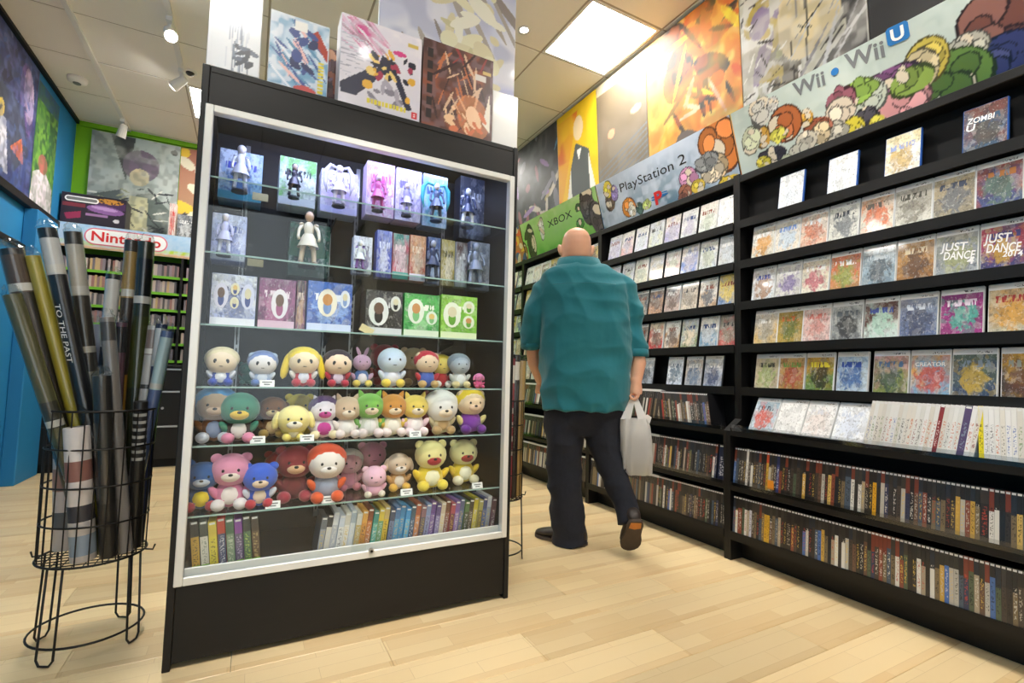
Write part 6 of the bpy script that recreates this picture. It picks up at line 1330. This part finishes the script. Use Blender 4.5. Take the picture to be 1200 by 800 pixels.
# --- shoes
def shoe(heel, toe, up, name, wide=1.0):
    heel, toe, up = Vector(heel), Vector(toe), Vector(up); d = toe-heel; L = d.length; d.normalize(); side = d.cross(up).normalized(); up = side.cross(d).normalized()
    t = empty(name, (0, 0, 0)); t.parent = pers; t.matrix_basis = wmat(pers).inverted() @ Matrix.Translation(heel)
    def sec(s_, hw, hh, lo): 
        c = heel+d*(s_*L); n = 18; o_ = []
        for j in range(n):
            a = 2*math.pi*j/n; zz = math.sin(a); o_.append(c+side*(hw*wide*math.copysign(abs(math.cos(a))**.8, math.cos(a)))+up*(lo+(hh-lo)*(.5+.5*zz)))
        return o_
    up_ = MB().loft([sec(s_, hw, hh, .014) for s_, hw, hh in ((.0, .018, .07), (.03, .031, .095), (.14, .037, .115), (.28, .038, .112), (.45, .042, .088), (.62, .049, .07), (.78, .05, .058), (.9, .041, .048), (.97, .026, .038), (1.0, .008, .028))])
    up_.build('upper', 'shoe_leather', t, smooth=True)
    s2 = MB(); out = [(.0, .022), (.04, .034), (.14, .04), (.3, .039), (.45, .041), (.62, .05), (.78, .052), (.9, .044), (.97, .029), (1.01, .008)]
    for z0, z1 in ((0, .016),):
        poly = [(s_*L, hw*wide) for s_, hw in out]+[(s_*L, -hw*wide) for s_, hw in reversed(out)]
        s2.loft([[heel+d*u+side*v+up*z for u, v in poly] for z in (z0, z1)])
    so = s2.build('sole', 'shoe_sole', t)
    MB().loft([[heel+d*(u*L)+side*(v*wide)+up*z for u, v in ((.05, .025), (.22, .03), (.26, .0), (.22, -.03), (.05, -.025))] for z in (-.0015, .0)]).build('heel_pad', 'sole_tan', so)
    return t
hl, tl = on_axis(687, 640, 2, 0), on_axis(628, 627, 2, 0); hl.z = tl.z = .002
shoe(hl, tl, ZZ, 'shoe')
te = on_axis(737, 649, 2, 0); te.z = .02; he = at_depth(746, 611, 2.52)
shoe(he, te, (FH*.75+ZZ*.45), 'shoe', 1.05)
# ================================================================== PLASTIC BAG
bd = D-.075; bc = at_depth(745, 555, bd); bag = empty('plastic_bag', bc); tag(bag, 'white plastic shopping bag hanging from the walking person', 'bag')
q = random.Random(5); R_ = []
for pyx, xl, xr, b in ((556, 733, 762, .03), (552, 729.5, 763.5, .05), (535, 728, 763.5, .056), (515, 727.5, 762.5, .054), (500, 727, 761, .048), (490, 727.5, 759, .038)):
    r_ = px_ring(pyx, xl, xr, b, bd, 40, 3.2); R_.append([p_+RH*.004*math.sin(j*2.1+pyx*.05)+FH*(.007*math.sin(j*1.35+pyx*.08)+q.uniform(-.002, .002)) for j, p_ in enumerate(r_)])
MB().loft(R_, False).build('pouch', 'bag_plastic', bag, smooth=True)
MB().loft([R_[0], [p_*.4+(sum(R_[0], Vector())/len(R_[0]))*.6 for p_ in R_[0]]], True).build('bottom', 'bag_plastic', bag, smooth=True)
grip = at_depth(742.5, 461.5, D-.045)
def strap(px0, px1, sgn, dd):
    c = at_depth((px0+px1)/2, 491, bd+dd); w0 = (px1-px0)/F_PX*bd/2; R2 = []
    for f in (0, .25, .5, .75, 1.0):
        p_ = c.lerp(grip+FH*dd*.3, f); w1 = w0*(1-f)+.010*f; th = .0025+.004*f
        R2.append([p_-RH*w1-FH*th, p_+RH*w1-FH*th, p_+RH*w1+FH*th, p_-RH*w1+FH*th])
    return MB().loft(R2).build('handle', 'bag_plastic', bag)
for a, b, s_ in ((727.5, 739, -1), (747.5, 758.5, 1)):
    for dd in (-.03, .03): strap(a, b, s_, dd)
a = [at_depth(*p_, bd-.03) for p_ in ((754, 487), (759, 485.5), (763.5, 489), (761.5, 496), (757, 494))]
MB().loft([a, [p_+FH*.003 for p_ in a]]).build('flap', 'bag_plastic', bag)
# flat purchases inside the bag
o = MB().bevel_box(-.07, .07, -.034, .0, 0, .20, .003).build('game_parcel', 'case_black', None); o.location = at_depth(744.5, 551, bd); o.rotation_euler = (0, 0, -YAW); tag(o, 'grey flat parcel inside the white plastic bag', 'parcel')
